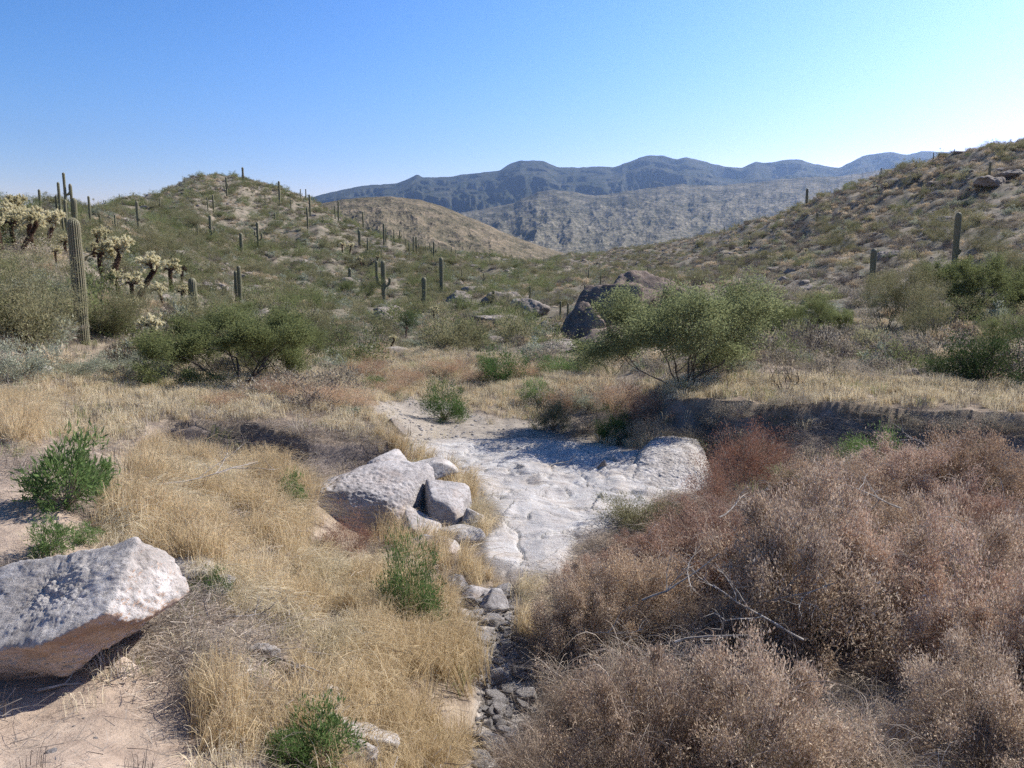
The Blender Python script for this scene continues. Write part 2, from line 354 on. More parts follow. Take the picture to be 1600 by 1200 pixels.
# ------------------------------------------------------------------ hills and mountains far off
def range_mesh(name, crest, Y0, Y1, q0, mat, rough, seed, na=1500, nt_=190, pw=1.0, jag=.004, gfr=1.0, back=1.25):
    cx = np.array([ray(a, b)[0] for a, b in crest]); cq = np.array([ray(a, b)[1] for a, b in crest])
    s = np.linspace(cx[0], cx[-1], na); c = np.interp(s, cx, cq)
    ker = np.hanning(7)[1:-1]; ker /= ker.sum(); c = np.convolve(np.pad(c, 2, 'edge'), ker, 'valid')
    c += jag*fbm(s*60, s*0+seed, 0, 4)*.6
    t = np.linspace(0, 1, nt_); S_, T_ = np.meshgrid(s, t); C_ = np.broadcast_to(c, S_.shape)
    Yb = Y0 + (Y1-Y0)*T_
    env = np.sin(np.pi*np.clip(T_, 0, 1))**.7
    X_ = S_*Yb
    big = fbm(S_*16*gfr + .5*T_, T_*3.2*gfr + seed, seed, 5, True)
    sml = fbm(S_*90*gfr, T_*22*gfr, seed+3, 5, True)
    q = q0 + (C_-q0)*T_**pw + env*rough*((big-.35) + .14*(sml-.4))*(.35+.65*np.minimum(1, np.abs(C_-q0)/.08))
    q = np.minimum(q, q0 + (C_-q0)*(.15+.85*T_**.35))
    q[-1] = c
    Z_ = CAMZ + q*Yb
    # the far side falls away again
    Yr = Y1*np.array([1.06, back])[:, None] + 0*s; Zr = np.stack([CAMZ + c*Y1 - (.10*np.abs(c*Y1)+Y1*.004), np.full(na, -Y1*.03)])
    X2 = np.vstack([X_, s*Yr]); Y2 = np.vstack([Yb, Yr]); Z2 = np.vstack([Z_, Zr])
    sp_ = 1/(1+0*X2)
    m = mesh(name, np.stack([X2, Y2, Z2], -1).reshape(-1, 3), grid_faces(nt_+2, na), mat, smooth=True,
             attrs=dict(t=np.vstack([T_, T_[-2:]]), s=np.vstack([S_, S_[:2]])))
    return tag(link(bpy.data.objects.new(name, m)), kind="structure")
def mtnmat(name, veg, rock, sc, lo, hi, tw, fine=7.0, stx=1):
    k = NT(name); v = k.scl(k.pos, stx, 1, 2.6)
    a = k.noise(sc, 7, .72, v); b = k.noise(sc*fine, 5, .7, v)
    a = k.math('MULTIPLY_ADD', k.noise(sc*.13, 4, .6), .3, k.math('MULTIPLY', a, .7)) if fine < 3.5 else a
    f = k.math('ADD', k.math('MULTIPLY_ADD', b, .55, a), k.math('MULTIPLY', k.attr("t"), tw))
    f = k.math('ADD', f, k.math('MULTIPLY', k.attr("s"), .12))
    c = k.ramp(f, [(lo, veg), ((lo+hi)/2, tuple(.6*x+.4*y for x, y in zip(veg, rock))), (hi, rock)])
    d = k.ramp(k.vor(sc*fine*3.0), [(.18, 1.), (.42, 0.)])
    c = k.mix(k.math('MULTIPLY', d, .75), c, (.035,.042,.022))
    return k.done(c, k.bump(a, .8, 14), 1, 0)
M_back = mtnmat("far_range_mat", (.028,.034,.024), (.10,.095,.075), .004, .62, .98, -.05)
M_mid = mtnmat("rocky_slope_mat", (.055,.055,.038), (.38,.33,.245), .045, .68, .96, -.05, 3.0, .28)
M_brown = mtnmat("brown_hill_mat", (.07,.068,.045), (.27,.215,.15), .02, .56, 1.02, 0.0, 8.0)
CREST = [(-500,385),(0,350),(300,335),(400,325),(480,309),(520,300),(560,291),(620,286),(640,279),(652,272),(660,277),(690,277),(740,271),(782,266),(795,256),(812,251),(850,251),(870,261),(905,262),(925,260),(960,261),(985,252),(1010,243),(1035,243),(1058,249),(1073,246),(1100,252),(1130,260),(1160,262),(1180,253),(1205,254),(1225,250),(1245,248),(1275,257),(1310,263),(1350,243),(1390,237),(1418,242),(1440,236),(1480,238),(1600,230),(1900,225),(2200,260)]
range_mesh("mountains", CREST, 5200, 8600, .01, M_back, .075, 2.0, jag=.0028, pw=.75)
MID = [(300,400),(480,372),(560,352),(640,338),(720,333),(800,318),(840,300),(870,296),(930,306),(1000,296),(1060,288),(1120,290),(1180,285),(1250,277),(1310,276),(1400,262),(1500,258),(1700,262),(2000,300)]
range_mesh("foothills", MID, 2000, 4800, -.03, M_mid, .011, 5.0, jag=.004, pw=.8, gfr=1.5)
BRN = [(250,400),(350,372),(420,345),(470,325),(520,314),(560,309),(610,307),(655,312),(690,322),(720,334),(750,346),(780,360),(810,372),(850,386),(900,401),(960,415),(1060,440)]
range_mesh("brown_hill", BRN, 520, 1250, -.03, M_brown, .010, 9.0, jag=.002, pw=.7, gfr=1.3)
# ------------------------------------------------------------------ plant builders (numpy geometry)
class Geo:
    """collects vertex/face arrays with a material index per face"""
    def __init__(s): s.V = []; s.F = {3: [], 4: []}; s.M = {3: [], 4: []}; s.n = 0; s.A = []
    def add(s, V, Fc, mi=0, a=None):
        V = np.asarray(V, float).reshape(-1, 3); Fc = np.asarray(Fc, int); k = Fc.shape[1]
        s.V.append(V); s.F[k].append(Fc + s.n); s.M[k].append(np.full(len(Fc), mi)); s.n += len(V)
        s.A.append(np.zeros(len(V)) if a is None else np.broadcast_to(a, (len(V),)))
    def mesh(s, name, mats, smooth=False, attr=None):
        fs, ms = [], []
        for k_ in (4, 3):
            if s.F[k_]: fs.append(np.concatenate(s.F[k_])); ms.append(np.concatenate(s.M[k_]))
        return mesh(name, np.concatenate(s.V), fs, mats, np.concatenate(ms), smooth, {attr: np.concatenate(s.A)} if attr else None)
def nrm(v): return v / np.maximum(np.linalg.norm(v, axis=-1, keepdims=True), 1e-9)
def leaves(g, C, D, L, W, rs, mi=0):
    """rhombic leaves at C along D"""
    n = len(C); D = nrm(D); Pp = nrm(np.cross(D, nrm(rs.normal(size=(n, 3)))))
    L = np.broadcast_to(L, (n,))[:, None]; W = np.broadcast_to(W, (n,))[:, None]
    V = np.stack([C, C + D*L*.45 + Pp*W*.5, C + D*L, C + D*L*.45 - Pp*W*.5], 1)
    g.add(V.reshape(-1, 3), np.arange(4*n).reshape(n, 4), mi)
def strips(g, P, Wd, rs, mi=0):
    """P (n,k,3) flat ribbons tapering to the tip"""
    n, k_, _ = P.shape; D = nrm(P[:, -1]-P[:, 0]); S = nrm(np.cross(D, nrm(rs.normal(size=(n, 3)))))
    tp = np.linspace(1, .12, k_)[None, :, None]; Wd = np.broadcast_to(Wd, (n,))[:, None, None]
    V = np.stack([P - S[:, None]*Wd*tp*.5, P + S[:, None]*Wd*tp*.5], 2).reshape(n, 2*k_, 3)
    b = np.arange(n)[:, None]*2*k_ + np.arange(k_-1)[None]*2
    g.add(V.reshape(-1, 3), np.stack([b, b+1, b+3, b+2], -1).reshape(-1, 4), mi)
def tube(g, P, Rr, sides=4, mi=0, a=None):
    P = np.asarray(P, float); k_ = len(P); T = nrm(np.gradient(P, axis=0))
    ref = np.array([0, 0, 1.]) if abs(T[0][2]) < .9 else np.array([1., 0, 0]); U = nrm(np.cross(T, ref)); Vv = np.cross(T, U)
    th = np.arange(sides)*2*np.pi/sides
    ring = P[:, None] + (U[:, None]*np.cos(th)[None, :, None] + Vv[:, None]*np.sin(th)[None, :, None])*np.asarray(Rr)[:, None, None]
    i = np.arange((k_-1)*sides); r = i//sides; c = i % sides; a0 = r*sides+c; a1 = r*sides+(c+1) % sides
    g.add(ring.reshape(-1, 3), np.stack([a0, a1, a1+sides, a0+sides], 1), mi, a)
def shrub(seed, R=.6, Hh=.6, clumps=40, n=3000, L=.03, W=.012, sig=.16, nst=14, stw=.008, up=.25, low=.05, twig=0, arcs=0, split=False, rag=.35, fill=.55, spiky=0.):
    """domed shrub: stems from one base, foliage gathered in clumps of uneven reach"""
    rs = np.random.RandomState(seed); g = Geo(); gs = g if not split else Geo()
    th = rs.rand(clumps)*2*np.pi; cz = rs.rand(clumps)**.8; rr = np.sqrt(1-cz**2*.92)
    rad = (fill + (1-fill)*rs.rand(clumps))*(1 + rag*(rs.rand(clumps)-.5)*2)
    C = np.stack([np.cos(th)*rr*rad*R, np.sin(th)*rr*rad*R, np.maximum(low*Hh, cz*rad*Hh)], 1)
    wgt = rs.rand(clumps)**.6 + .25; wgt /= wgt.sum(); ci = rs.choice(clumps, n, p=wgt)
    off = rs.normal(size=(n, 3))*sig*R*(.6+.8*rs.rand(clumps)[ci])[:, None]; off[:, 2] *= .8
    Pp = C[ci] + off; Pp[:, 2] = np.maximum(Pp[:, 2], .01)
    outd = nrm(Pp - np.array([0, 0, Hh*.25])) + rs.normal(size=(n, 3))*.75 + np.array([0, 0, up])
    leaves(g, Pp, outd, L*(.6+.8*rs.rand(n)), W*(.7+.6*rs.rand(n)), rs, 0)
    for i in range(nst):
        c = C[rs.randint(clumps)]; b = np.array([rs.normal()*.05*R, rs.normal()*.05*R, -.03]); t = np.linspace(0, 1, 4)[:, None]
        mid = b + (c-b)*.5 + rs.normal(size=3)*.10*R + np.array([0, 0, .1*Hh])
        tube(gs, (1-t)**2*b + 2*t*(1-t)*mid + t*t*c, stw*np.array([1.3, 1, .7, .35]), 3, 1 if not split else 0)
    if twig:
        c = Pp[rs.randint(n, size=twig)]; d = nrm(c-np.array([0, 0, 0])+rs.normal(size=c.shape)*.25)*(.10+.18*rs.rand(twig)[:, None])*max(R, .5)*(1+spiky)
        t = np.linspace(0, 1, 3)[None, :, None]; Pt = (c-d*.6)[:, None] + d[:, None]*t + np.array([0, 0, .0])
        Pt[:, 1] += rs.normal(size=(twig, 3))*.015
        strips(gs, Pt, .0035+.002*rs.rand(twig), rs, 1 if not split else 0)
    if arcs:
        c = Pp[rs.randint(n, size=arcs)]*.85; a = rs.rand(arcs)*6.28; ln = (.25+.45*rs.rand(arcs))*R; t = np.linspace(0, 1, 7)
        dv = np.stack([np.cos(a), np.sin(a)], 1); Pt = np.zeros((arcs, 7, 3)); cu = rs.normal(size=arcs)*.8
        Pt[:, :, 0] = c[:, :1] + ln[:, None]*(t[None]*dv[:, :1] - (cu[:, None]*t[None]**2)*dv[:, 1:]); Pt[:, :, 1] = c[:, 1:2] + ln[:, None]*(t[None]*dv[:, 1:] + (cu[:, None]*t[None]**2)*dv[:, :1])
        Pt[:, :, 2] = c[:, 2:] + ln[:, None]*(np.sin(t*2.6)[None]*(.2+.5*rs.rand(arcs))[:, None]) - .15*ln[:, None]*t[None]; Pt[:, :, 2] = np.maximum(Pt[:, :, 2], .01)
        strips(gs, Pt, .007+.006*rs.rand(arcs), rs, 1 if not split else 0)
    return (g, gs) if split else g
def tree(seed, stems=5, Ht=2.4, spread=1.6, lean=.8, depth=4, r0=.05, n=9000, L=.03, W=.012, sig=.13, droop=0., twigs=True, base=.05, flat=1.0):
    """many-stemmed desert tree: limbs fork, leaflets gather round the twig ends"""
    rs = np.random.RandomState(seed); gl, gt = Geo(), Geo(); tips = []
    def grow(p, d, ln, r, lv):
        k_ = 5; P = [p]; dd = d.copy()
        for i in range(k_-1):
            dd = nrm(dd + rs.normal(size=3)*.20 + np.array([0, 0, .05 - droop*(lv < 2)])); P.append(P[-1] + dd*ln/(k_-1))
        P = np.array(P); tube(gt, P, np.linspace(r, r*.62, k_), 6 if lv > 2 else 4 if lv > 0 else 3)
        if lv <= 1: tips.extend([P[-1], P[2]])
        if lv == 0: return
        for j in range(rs.randint(2, 4)):
            q = P[rs.randint(2, k_)] if j else P[-1]
            nd = nrm(dd + rs.normal(size=3)*.55*np.array([1, 1, .7*flat])); grow(q, nd, ln*(.62+.22*rs.rand()), r*.58, lv-1)
    for i in range(stems):
        a = 2*np.pi*(i+rs.rand()*.8)/stems; d = nrm(np.array([math.cos(a)*lean, math.sin(a)*lean, 1.0*(.5+.6*rs.rand())]))
        grow(np.array([math.cos(a)*base, math.sin(a)*base, -.05]), d, .95, r0*(.6+.6*rs.rand()), depth)
    T = np.array(tips); z0, z1 = 0, np.percentile(T[:, 2], 97); rr = np.percentile(np.hypot(T[:, 0], T[:, 1]), 92)
    sc = np.array([spread/rr, spread/rr, Ht/z1])
    for gg in (gt,): gg.V = [v*sc for v in gg.V]
    T = T*sc; T = T[T[:, 2] > .10*Ht]
    ci = rs.randint(len(T), size=n); wv = (.5+rs.rand(len(T)))[ci][:, None]
    Pp = T[ci] + rs.normal(size=(n, 3))*sig*wv*np.array([1, 1, .75])
    leaves(gl, Pp, nrm(Pp-np.array([0, 0, Ht*.4]))*.7 + rs.normal(size=(n, 3))*.7 + np.array([0, 0, -.1]), L*(.6+.8*rs.rand(n)), W, rs)
    return gl, gt
def ribtube(g, P, Rr, ribs=14, per=4, depth=.12, mi=0, squash=1):
    P = np.asarray(P, float); k_ = len(P); T = nrm(np.gradient(P, axis=0)); U = np.zeros_like(P); ref = np.array([1., 0, 0])
    for i in range(k_):
        u = np.cross(np.cross(T[i], ref), T[i]); nn = np.linalg.norm(u)
        u = u/nn if nn > 1e-3 else U[i-1]; U[i] = u; ref = u
    Vv = np.cross(T, U); m = ribs*per; th = np.arange(m)*2*np.pi/m
    rb = np.abs(np.cos(th*ribs/2)); prof = 1 - depth*(1-rb**.7)
    ring = P[:, None] + (U[:, None]*np.cos(th)[None, :, None] + Vv[:, None]*np.sin(th)[None, :, None])*(np.asarray(Rr)[:, None]*prof[None])[:, :, None]
    i = np.arange((k_-1)*m); r = i//m; c = i % m; a0 = r*m+c; a1 = r*m+(c+1) % m
    g.add(ring.reshape(-1, 3), np.stack([a0, a1, a1+m, a0+m], 1), mi, np.tile(rb, k_))
    return ring, rb
def column(h, r, rs, foot=.75, k_=22, bend=.02, waist=None):
    z = np.concatenate([np.linspace(0, h-r*1.3, k_-9), h-r*1.3 + r*1.3*np.sin(np.linspace(.12, 1.0, 9)*np.pi/2)])
    t = z/h; rad = r*(foot + (1-foot)*np.clip(t/.35, 0, 1)**.8)*(1+.05*np.sin(t*9+rs.rand()*6))
    top = np.clip((z-(h-r*1.3))/(r*1.3), 0, 1); rad = rad*np.sqrt(np.maximum(1-top**2, 0.0009))
    P = np.stack([bend*h*np.sin(t*2+rs.rand()*6)*t, bend*h*np.cos(t*1.7+rs.rand()*6)*t, z-.08], 1)
    return P, rad
def armpath(h0, reach, rise, az, r, drop=.0):
    t = np.linspace(0, 1, 8); a = np.array([math.cos(az), math.sin(az)])
    o = np.sin(t*np.pi/2)*reach; z = h0 - drop + (1-np.cos(t*np.pi/2))*reach*.9
    z2 = np.linspace(z[-1], h0+rise, 8)[1:]; Pz = np.concatenate([z, z2]); Po = np.concatenate([o, np.full(7, reach)*(1+.03*np.arange(7)/7)])
    rad = np.concatenate([np.linspace(.6, .95, 8), np.full(7, 1.0)])*r; kk = len(rad); rad[-3:] *= np.array([.93, .72, .1])
    return np.stack([a[0]*Po, a[1]*Po, Pz], 1), rad
def spines(g, ring, rb, step, ln, wd, rs, mi=1):
    crest = np.nonzero(rb > .98)[0]
    P, D = [], []
    cen = ring.mean(1)
    seg = np.linalg.norm(np.diff(cen, axis=0), axis=1)
    for i in range(len(ring)-1):
        m_ = max(1, int(seg[i]/step))
        for j in range(m_):
            f = (j+rs.rand()*.3)/m_; p = ring[i, crest]*(1-f) + ring[i+1, crest]*f; c = cen[i]*(1-f) + cen[i+1]*f
            for q in range(5): P.append(p); D.append(nrm(p-c)*1.0 + rs.normal(size=p.shape)*.8)
    P = np.concatenate(P); D = nrm(np.concatenate(D)); t = np.array([0, 1.])[None, :, None]
    strips(g, P[:, None] + D[:, None]*t*ln, wd, rs, mi)

# materials for plants
k = NT("saguaro_skin"); rb = k.attr("rib"); c = k.ramp(rb, [(.0, (.045,.05,.02)), (.55, (.105,.11,.05)), (.92, (.165,.16,.09)), (1., (.36,.32,.21))])
c = k.mix(k.ramp(k.noise(2.0, 4), [(.4, 0.), (.75, .55)]), c, (.17,.14,.10)); M_sag = k.done(c, k.bump(k.noise(60, 2), .3, .01), .6, .3)
k = NT("cork_skin"); M_cork = k.done(k.ramp(k.noise(9, 5), [(.35, (.07,.05,.04)), (.7, (.20,.165,.13))]), None, .95, .1)
M_spine = leafmat("pale_spines", [(.42,.37,.26), (.66,.60,.44)], .4)
M_chol = leafmat("cholla_spines", [(.40,.36,.20), (.62,.57,.36), (.78,.72,.50)], .45)
M_chold = leafmat("cholla_old_spines", [(.045,.032,.025), (.11,.072,.052), (.21,.14,.095)], .2)
k = NT("bark_dark"); M_bark = k.done(k.ramp(k.noise(14, 5), [(.35, (.035,.030,.026)), (.7, (.12,.105,.09))]), None, .95, .1)
k = NT("bark_green"); M_barkg = k.done(k.ramp(k.noise(8, 5), [(.35, (.07,.075,.035)), (.7, (.17,.17,.09))]), None, .9, .1)
k = NT("dead_wood"); M_wood = k.done(k.ramp(k.noise(10, 5, .6, k.scl(k.pos, 1, 1, 4)), [(.35, (.22,.19,.155)), (.7, (.50,.46,.40))]), None, .95, .1)
M_twig = leafmat("dry_twigs", [(.17,.13,.10), (.38,.31,.24), (.64,.56,.45)], .2)
M_twigd = leafmat("dark_twigs", [(.085,.070,.06), (.18,.15,.125), (.30,.255,.21)], .15)
M_mesq = leafmat("mesquite_leaf", [(.085,.10,.042), (.155,.175,.072), (.26,.285,.13)], .45)
M_pv = leafmat("palo_verde_leaf", [(.125,.12,.062), (.205,.195,.105), (.33,.305,.18)], .4)
M_lmesq = leafmat("light_mesquite_leaf", [(.14,.16,.075), (.25,.275,.135), (.39,.415,.22)], .45)
M_green = leafmat("fresh_green_leaf", [(.05,.09,.028), (.105,.165,.055), (.20,.275,.105)], .45)
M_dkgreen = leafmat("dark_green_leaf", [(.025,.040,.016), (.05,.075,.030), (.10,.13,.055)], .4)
M_grey = leafmat("grey_green_leaf", [(.17,.185,.125), (.28,.295,.21), (.42,.43,.32)], .3)
M_burs = leafmat("bursage_leaf", [(.16,.14,.105), (.28,.245,.185), (.46,.405,.31)], .3, .6, .25)
M_tan = leafmat("straw_shrub", [(.28,.215,.13), (.48,.39,.26), (.68,.58,.42)], .35)
M_brush = leafmat("dry_bract", [(.125,.064,.046), (.305,.19,.137), (.53,.39,.285), (.80,.68,.53)], .24, .25, .3)
M_brushg = leafmat("grey_dry_bract", [(.12,.083,.058), (.295,.217,.155), (.52,.41,.305), (.80,.69,.52)], .24, .25, .3)
M_brusht = leafmat("tan_dry_bract", [(.17,.105,.068), (.37,.26,.17), (.60,.47,.33), (.86,.74,.54)], .25, .25, .3)
M_red = leafmat("red_brown_bract", [(.12,.052,.038), (.26,.135,.09), (.43,.28,.20)], .3, .3, .3)
M_rust = leafmat("rusty_dry_plants", [(.20,.11,.065), (.40,.255,.155), (.60,.44,.29)], .3)
M_straw = leafmat("straw_grass", [(.28,.205,.115), (.54,.425,.25), (.80,.69,.475)], .4, .35, .35)
M_pale = leafmat("pale_grass", [(.32,.26,.165), (.55,.47,.31), (.80,.71,.51)], .35, .3, .35)
M_ggrass = leafmat("green_grass", [(.12,.15,.05), (.22,.25,.10), (.40,.37,.19)], .4)
M_litter = leafmat("twig_litter", [(.10,.085,.07), (.22,.19,.16), (.42,.37,.31)], .1)

# rocks
def rockmat(name, cs, sc, crust=.5, warm=None, stretch=(1, 1, 1), bd=.03):
    k = NT(name); ob = k.objco(); v = k.scl(ob, *stretch)
    c = k.ramp(k.noise(sc, 7, .72, v), [(.3, cs[0]), (.5, cs[1]), (.68, cs[2])])
    c = k.mix(k.ramp(k.noise(sc*7, 5, .75, v), [(.5, 0.), (.64, crust)]), c, tuple(x*.45 for x in cs[0]))
    if warm: c = k.mix(k.ramp(k.noise(sc*.6, 4, .6, v), [(.48, 0.), (.62, .8)]), c, warm)
    h = k.math('MULTIPLY_ADD', k.noise(sc*14, 6, .8, v), .6, k.noise(sc*4, 5, .7, v))
    return k.done(c, k.bump(h, .9, bd), .95, .15)
M_white = rockmat("white_crusted_rock", [(.23,.205,.18), (.40,.37,.335), (.54,.51,.475)], 3.0, .6)
M_under = rockmat("pink_underside_rock", [(.40,.30,.235), (.60,.49,.40), (.70,.61,.52)], 2.2, .3, (.30,.19,.12), (1, 1, 3))
M_greyr = rockmat("grey_pink_rock", [(.23,.21,.195), (.37,.345,.325), (.51,.49,.465)], 1.6, .6, (.32,.26,.215), (1, 1, 1.6))
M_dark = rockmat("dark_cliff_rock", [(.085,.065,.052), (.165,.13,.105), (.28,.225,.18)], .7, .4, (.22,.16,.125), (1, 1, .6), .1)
M_hillr = rockmat("hillside_rock", [(.13,.11,.09), (.22,.19,.16), (.32,.285,.245)], 1.2, .5)
M_cob = rockmat("wash_cobble", [(.16,.145,.135), (.30,.28,.265), (.46,.44,.42)], 5.0, .3)
def icosph(sub):
    import bmesh
    b = bmesh.new(); bmesh.ops.create_icosphere(b, subdivisions=sub, radius=1)
    V = np.array([v.co[:] for v in b.verts]); Fc = np.array([[v.index for v in f.verts] for f in b.faces]); b.free(); return V, Fc
_ICO = {}
def rock(seed, sub=5, planes=11, size=(1, .7, .5), rough=.06, sharp=14, pl=None, fine=.012, ledge=0.):
    if sub not in _ICO: _ICO[sub] = icosph(sub)
    V, Fc = _ICO[sub]; rs = np.random.RandomState(seed); D = nrm(V)
    if pl is None:
        N = nrm(rs.normal(size=(planes, 3))); dd = .72 + .3*rs.rand(planes)
    else:
        N = nrm(np.array([p[:3] for p in pl], float)); dd = np.array([p[3] for p in pl], float)
    dots = np.maximum(D @ N.T, 1e-3)/dd[None]; r = (np.sum(dots**sharp, 1))**(-1/sharp); r = np.minimum(r, 1.9)
    P = D*r[:, None]*np.array(size); Nn = nrm(D/np.array(size))
    m = max(size); q = P/m
    disp = rough*m*fbm(q[:, 0]*2+seed, q[:, 1]*2, q[:, 2]*2, 4) + fine*m*fbm(q[:, 0]*9+seed, q[:, 1]*9, q[:, 2]*14, 5, True)
    if ledge: disp = disp + ledge*m*fbm(q[:, 0]*1.5+seed, q[:, 1]*1.5, q[:, 2]*7, 3, True)
    return P + Nn*disp[:, None], Fc
# ------------------------------------------------------------------ placing things
RS = np.random.RandomState(11)
LM = [(131,430,"the largest ribbed saguaro"),(304,465,"the short stout saguaro"),(374,445,"the close saguaro pair"),(600,440,"the two-armed saguaro"),(690,430,"the single tall mid-slope saguaro"),(663,460,"the lumpy low saguaro"),(1362,418,"the lower big saguaro at right"),
 (1490,380,"the tallest saguaro at right"),(378,383,"the dark saguaro mid-hill"),(217,340,"the slim saguaro on the left hill"),(106,312,"the left skyline cactus cluster"),(350,280,"the left hill's peak"),(45,345,"the dense cholla clump"),(235,420,"the tall leaning cholla"),
 (1260,308,"the lone right-ridge saguaro"),(560,370,"the low-armed saguaro on the hill's flank"),(480,312,"the cacti at the right end of the left skyline"),(1544,275,"the slim saguaro near the right top"),(1062,520,"the large light mesquite"),(400,550,"the dense dark mesquite"),
 (1000,460,"the shaded outcrop's top"),(930,520,"the shaded dark outcrop"),(760,500,"the pale whaleback rock"),(830,480,"the steep tan crag"),(750,400,"the mouth of the distant valley"),(870,410,"the valley's far saddle"),(1300,560,"the bare grey bushes"),(1530,560,"the dark bush at right"),(252,520,"the low cholla before the mesquite"),
 (1420,470,"the yellow-green palo verde"),(1515,460,"the open-crowned mesquite"),(40,480,"the wide palo verde at left"),(230,380,"the largest left-hill palo verde"),(1480,345,"the pale slab high on the right"),(1200,360,"the middle of the right ridge line"),(1050,410,"the gap right of the valley saddle"),(632,418,"the rounded mid-slope palo verde"),
 (430,450,"the bare patch right of the saguaro pair"),(500,400,"the squat saguaro's upslope bench"),(1150,440,"the grassy lower right slope"),(1250,450,"the foot of the right hill"),(1400,300,"the chollas near the right crest"),(1590,240,"the right skyline's high end"),(780,560,"the bush at the far wash bend")]
_USED = set()
def where(what, px, py, lm=None):
    px, py = float(np.ravel(px)[0]), float(np.ravel(py)[0]); d = sorted([(math.hypot((a-px), (b-py)*1.4), a, b, t) for a, b, t in (lm or LM)])
    for k_ in (0, 1, 2, 3):
        s_ = where1(what, px, py, *d[k_][1:])
        if s_ not in _USED: break
    else: s_ = where1(what, px, py, *d[0][1:])
    _USED.add(s_); return s_
def where1(what, px, py, a, b, t):
    dx, dy = px-a, (py-b)*1.4; r = math.hypot(dx, dy); n_ = "just " if r < 22 else "" if r < 60 else "well "
    an = math.degrees(math.atan2(-dy, dx)) % 360
    dr = ["right of", "above right of", "above", "above left of", "left of", "below left of", "below", "below right of"][int((an+22.5)//45) % 8]
    s_ = "%s %s%s %s" % (what, n_, dr, t)
    return s_ if len(s_.split()) <= 16 else "%s %s %s" % (what, dr, t) if len(("%s %s %s" % (what, dr, t)).split()) <= 16 else "%s %s" % (what.split(" ", 1)[-1], dr + " " + t)
def put(data, name, loc, rz=0., sc=1., parent=None, tilt=(0, 0)):
    o = bpy.data.objects.new(name, data); link(o, parent); o.location = loc; o.rotation_euler = (tilt[0], tilt[1], rz)
    o.scale = (sc, sc, sc) if np.isscalar(sc) else sc
    return o
def plant(name, foliage, stems, loc, rz, sc, label, cat, group=None, fname="foliage", sname="stems"):
    """an Empty at the base with its parts"""
    e = put(None, name, loc, rz, sc); tag(e, label, cat, group)
    if foliage is not None: put(foliage, fname, (0, 0, 0), parent=e)
    if stems is not None: put(stems, sname, (0, 0, 0), parent=e)
    return e

# ---- saguaros -------------------------------------------------------------
def saguaro(h, r, seed, arms=(), lod=2, foot=.8, name="saguaro"):
    """returns a list of (part name, mesh)"""
    rs = np.random.RandomState(seed); ribs, per = ((18, 6) if lod == 3 else (14, 4) if lod == 2 else (8, 2))
    g = Geo(); P, rad = column(h, r, rs, foot, bend=.004 if lod > 1 else .02, k_=40 if lod == 3 else 22 if lod == 2 else 14)
    ring, rb_ = ribtube(g, P, rad, ribs, per, .17 if lod > 1 else .2)
    if lod == 3: spines(g, ring, rb_, .045, .035, .0045, rs)
    parts = [("stem", g.mesh("saguaro_stem", [M_sag, M_spine], True, "rib"))]
    for (h0, reach, rise, az, rr) in arms:
        ga = Geo(); Pa, ra = armpath(h0, reach, rise, az, rr); ring, rb_ = ribtube(ga, Pa, ra, ribs if lod < 3 else 12, per, .15)
        parts.append(("arm", ga.mesh("saguaro_arm", [M_sag, M_spine], True, "rib")))
    return parts
def place_sag(parts, loc, rz, sc, label, group=None):
    if len(parts) == 1:
        o = put(parts[0][1], "saguaro", loc, rz, sc); tag(o, label, "cactus", group); return o
    e = put(None, "saguaro", loc, rz, sc); tag(e, label, "cactus", group)
    for nme, m in parts: put(m, nme, (0, 0, 0), parent=e)
    return e
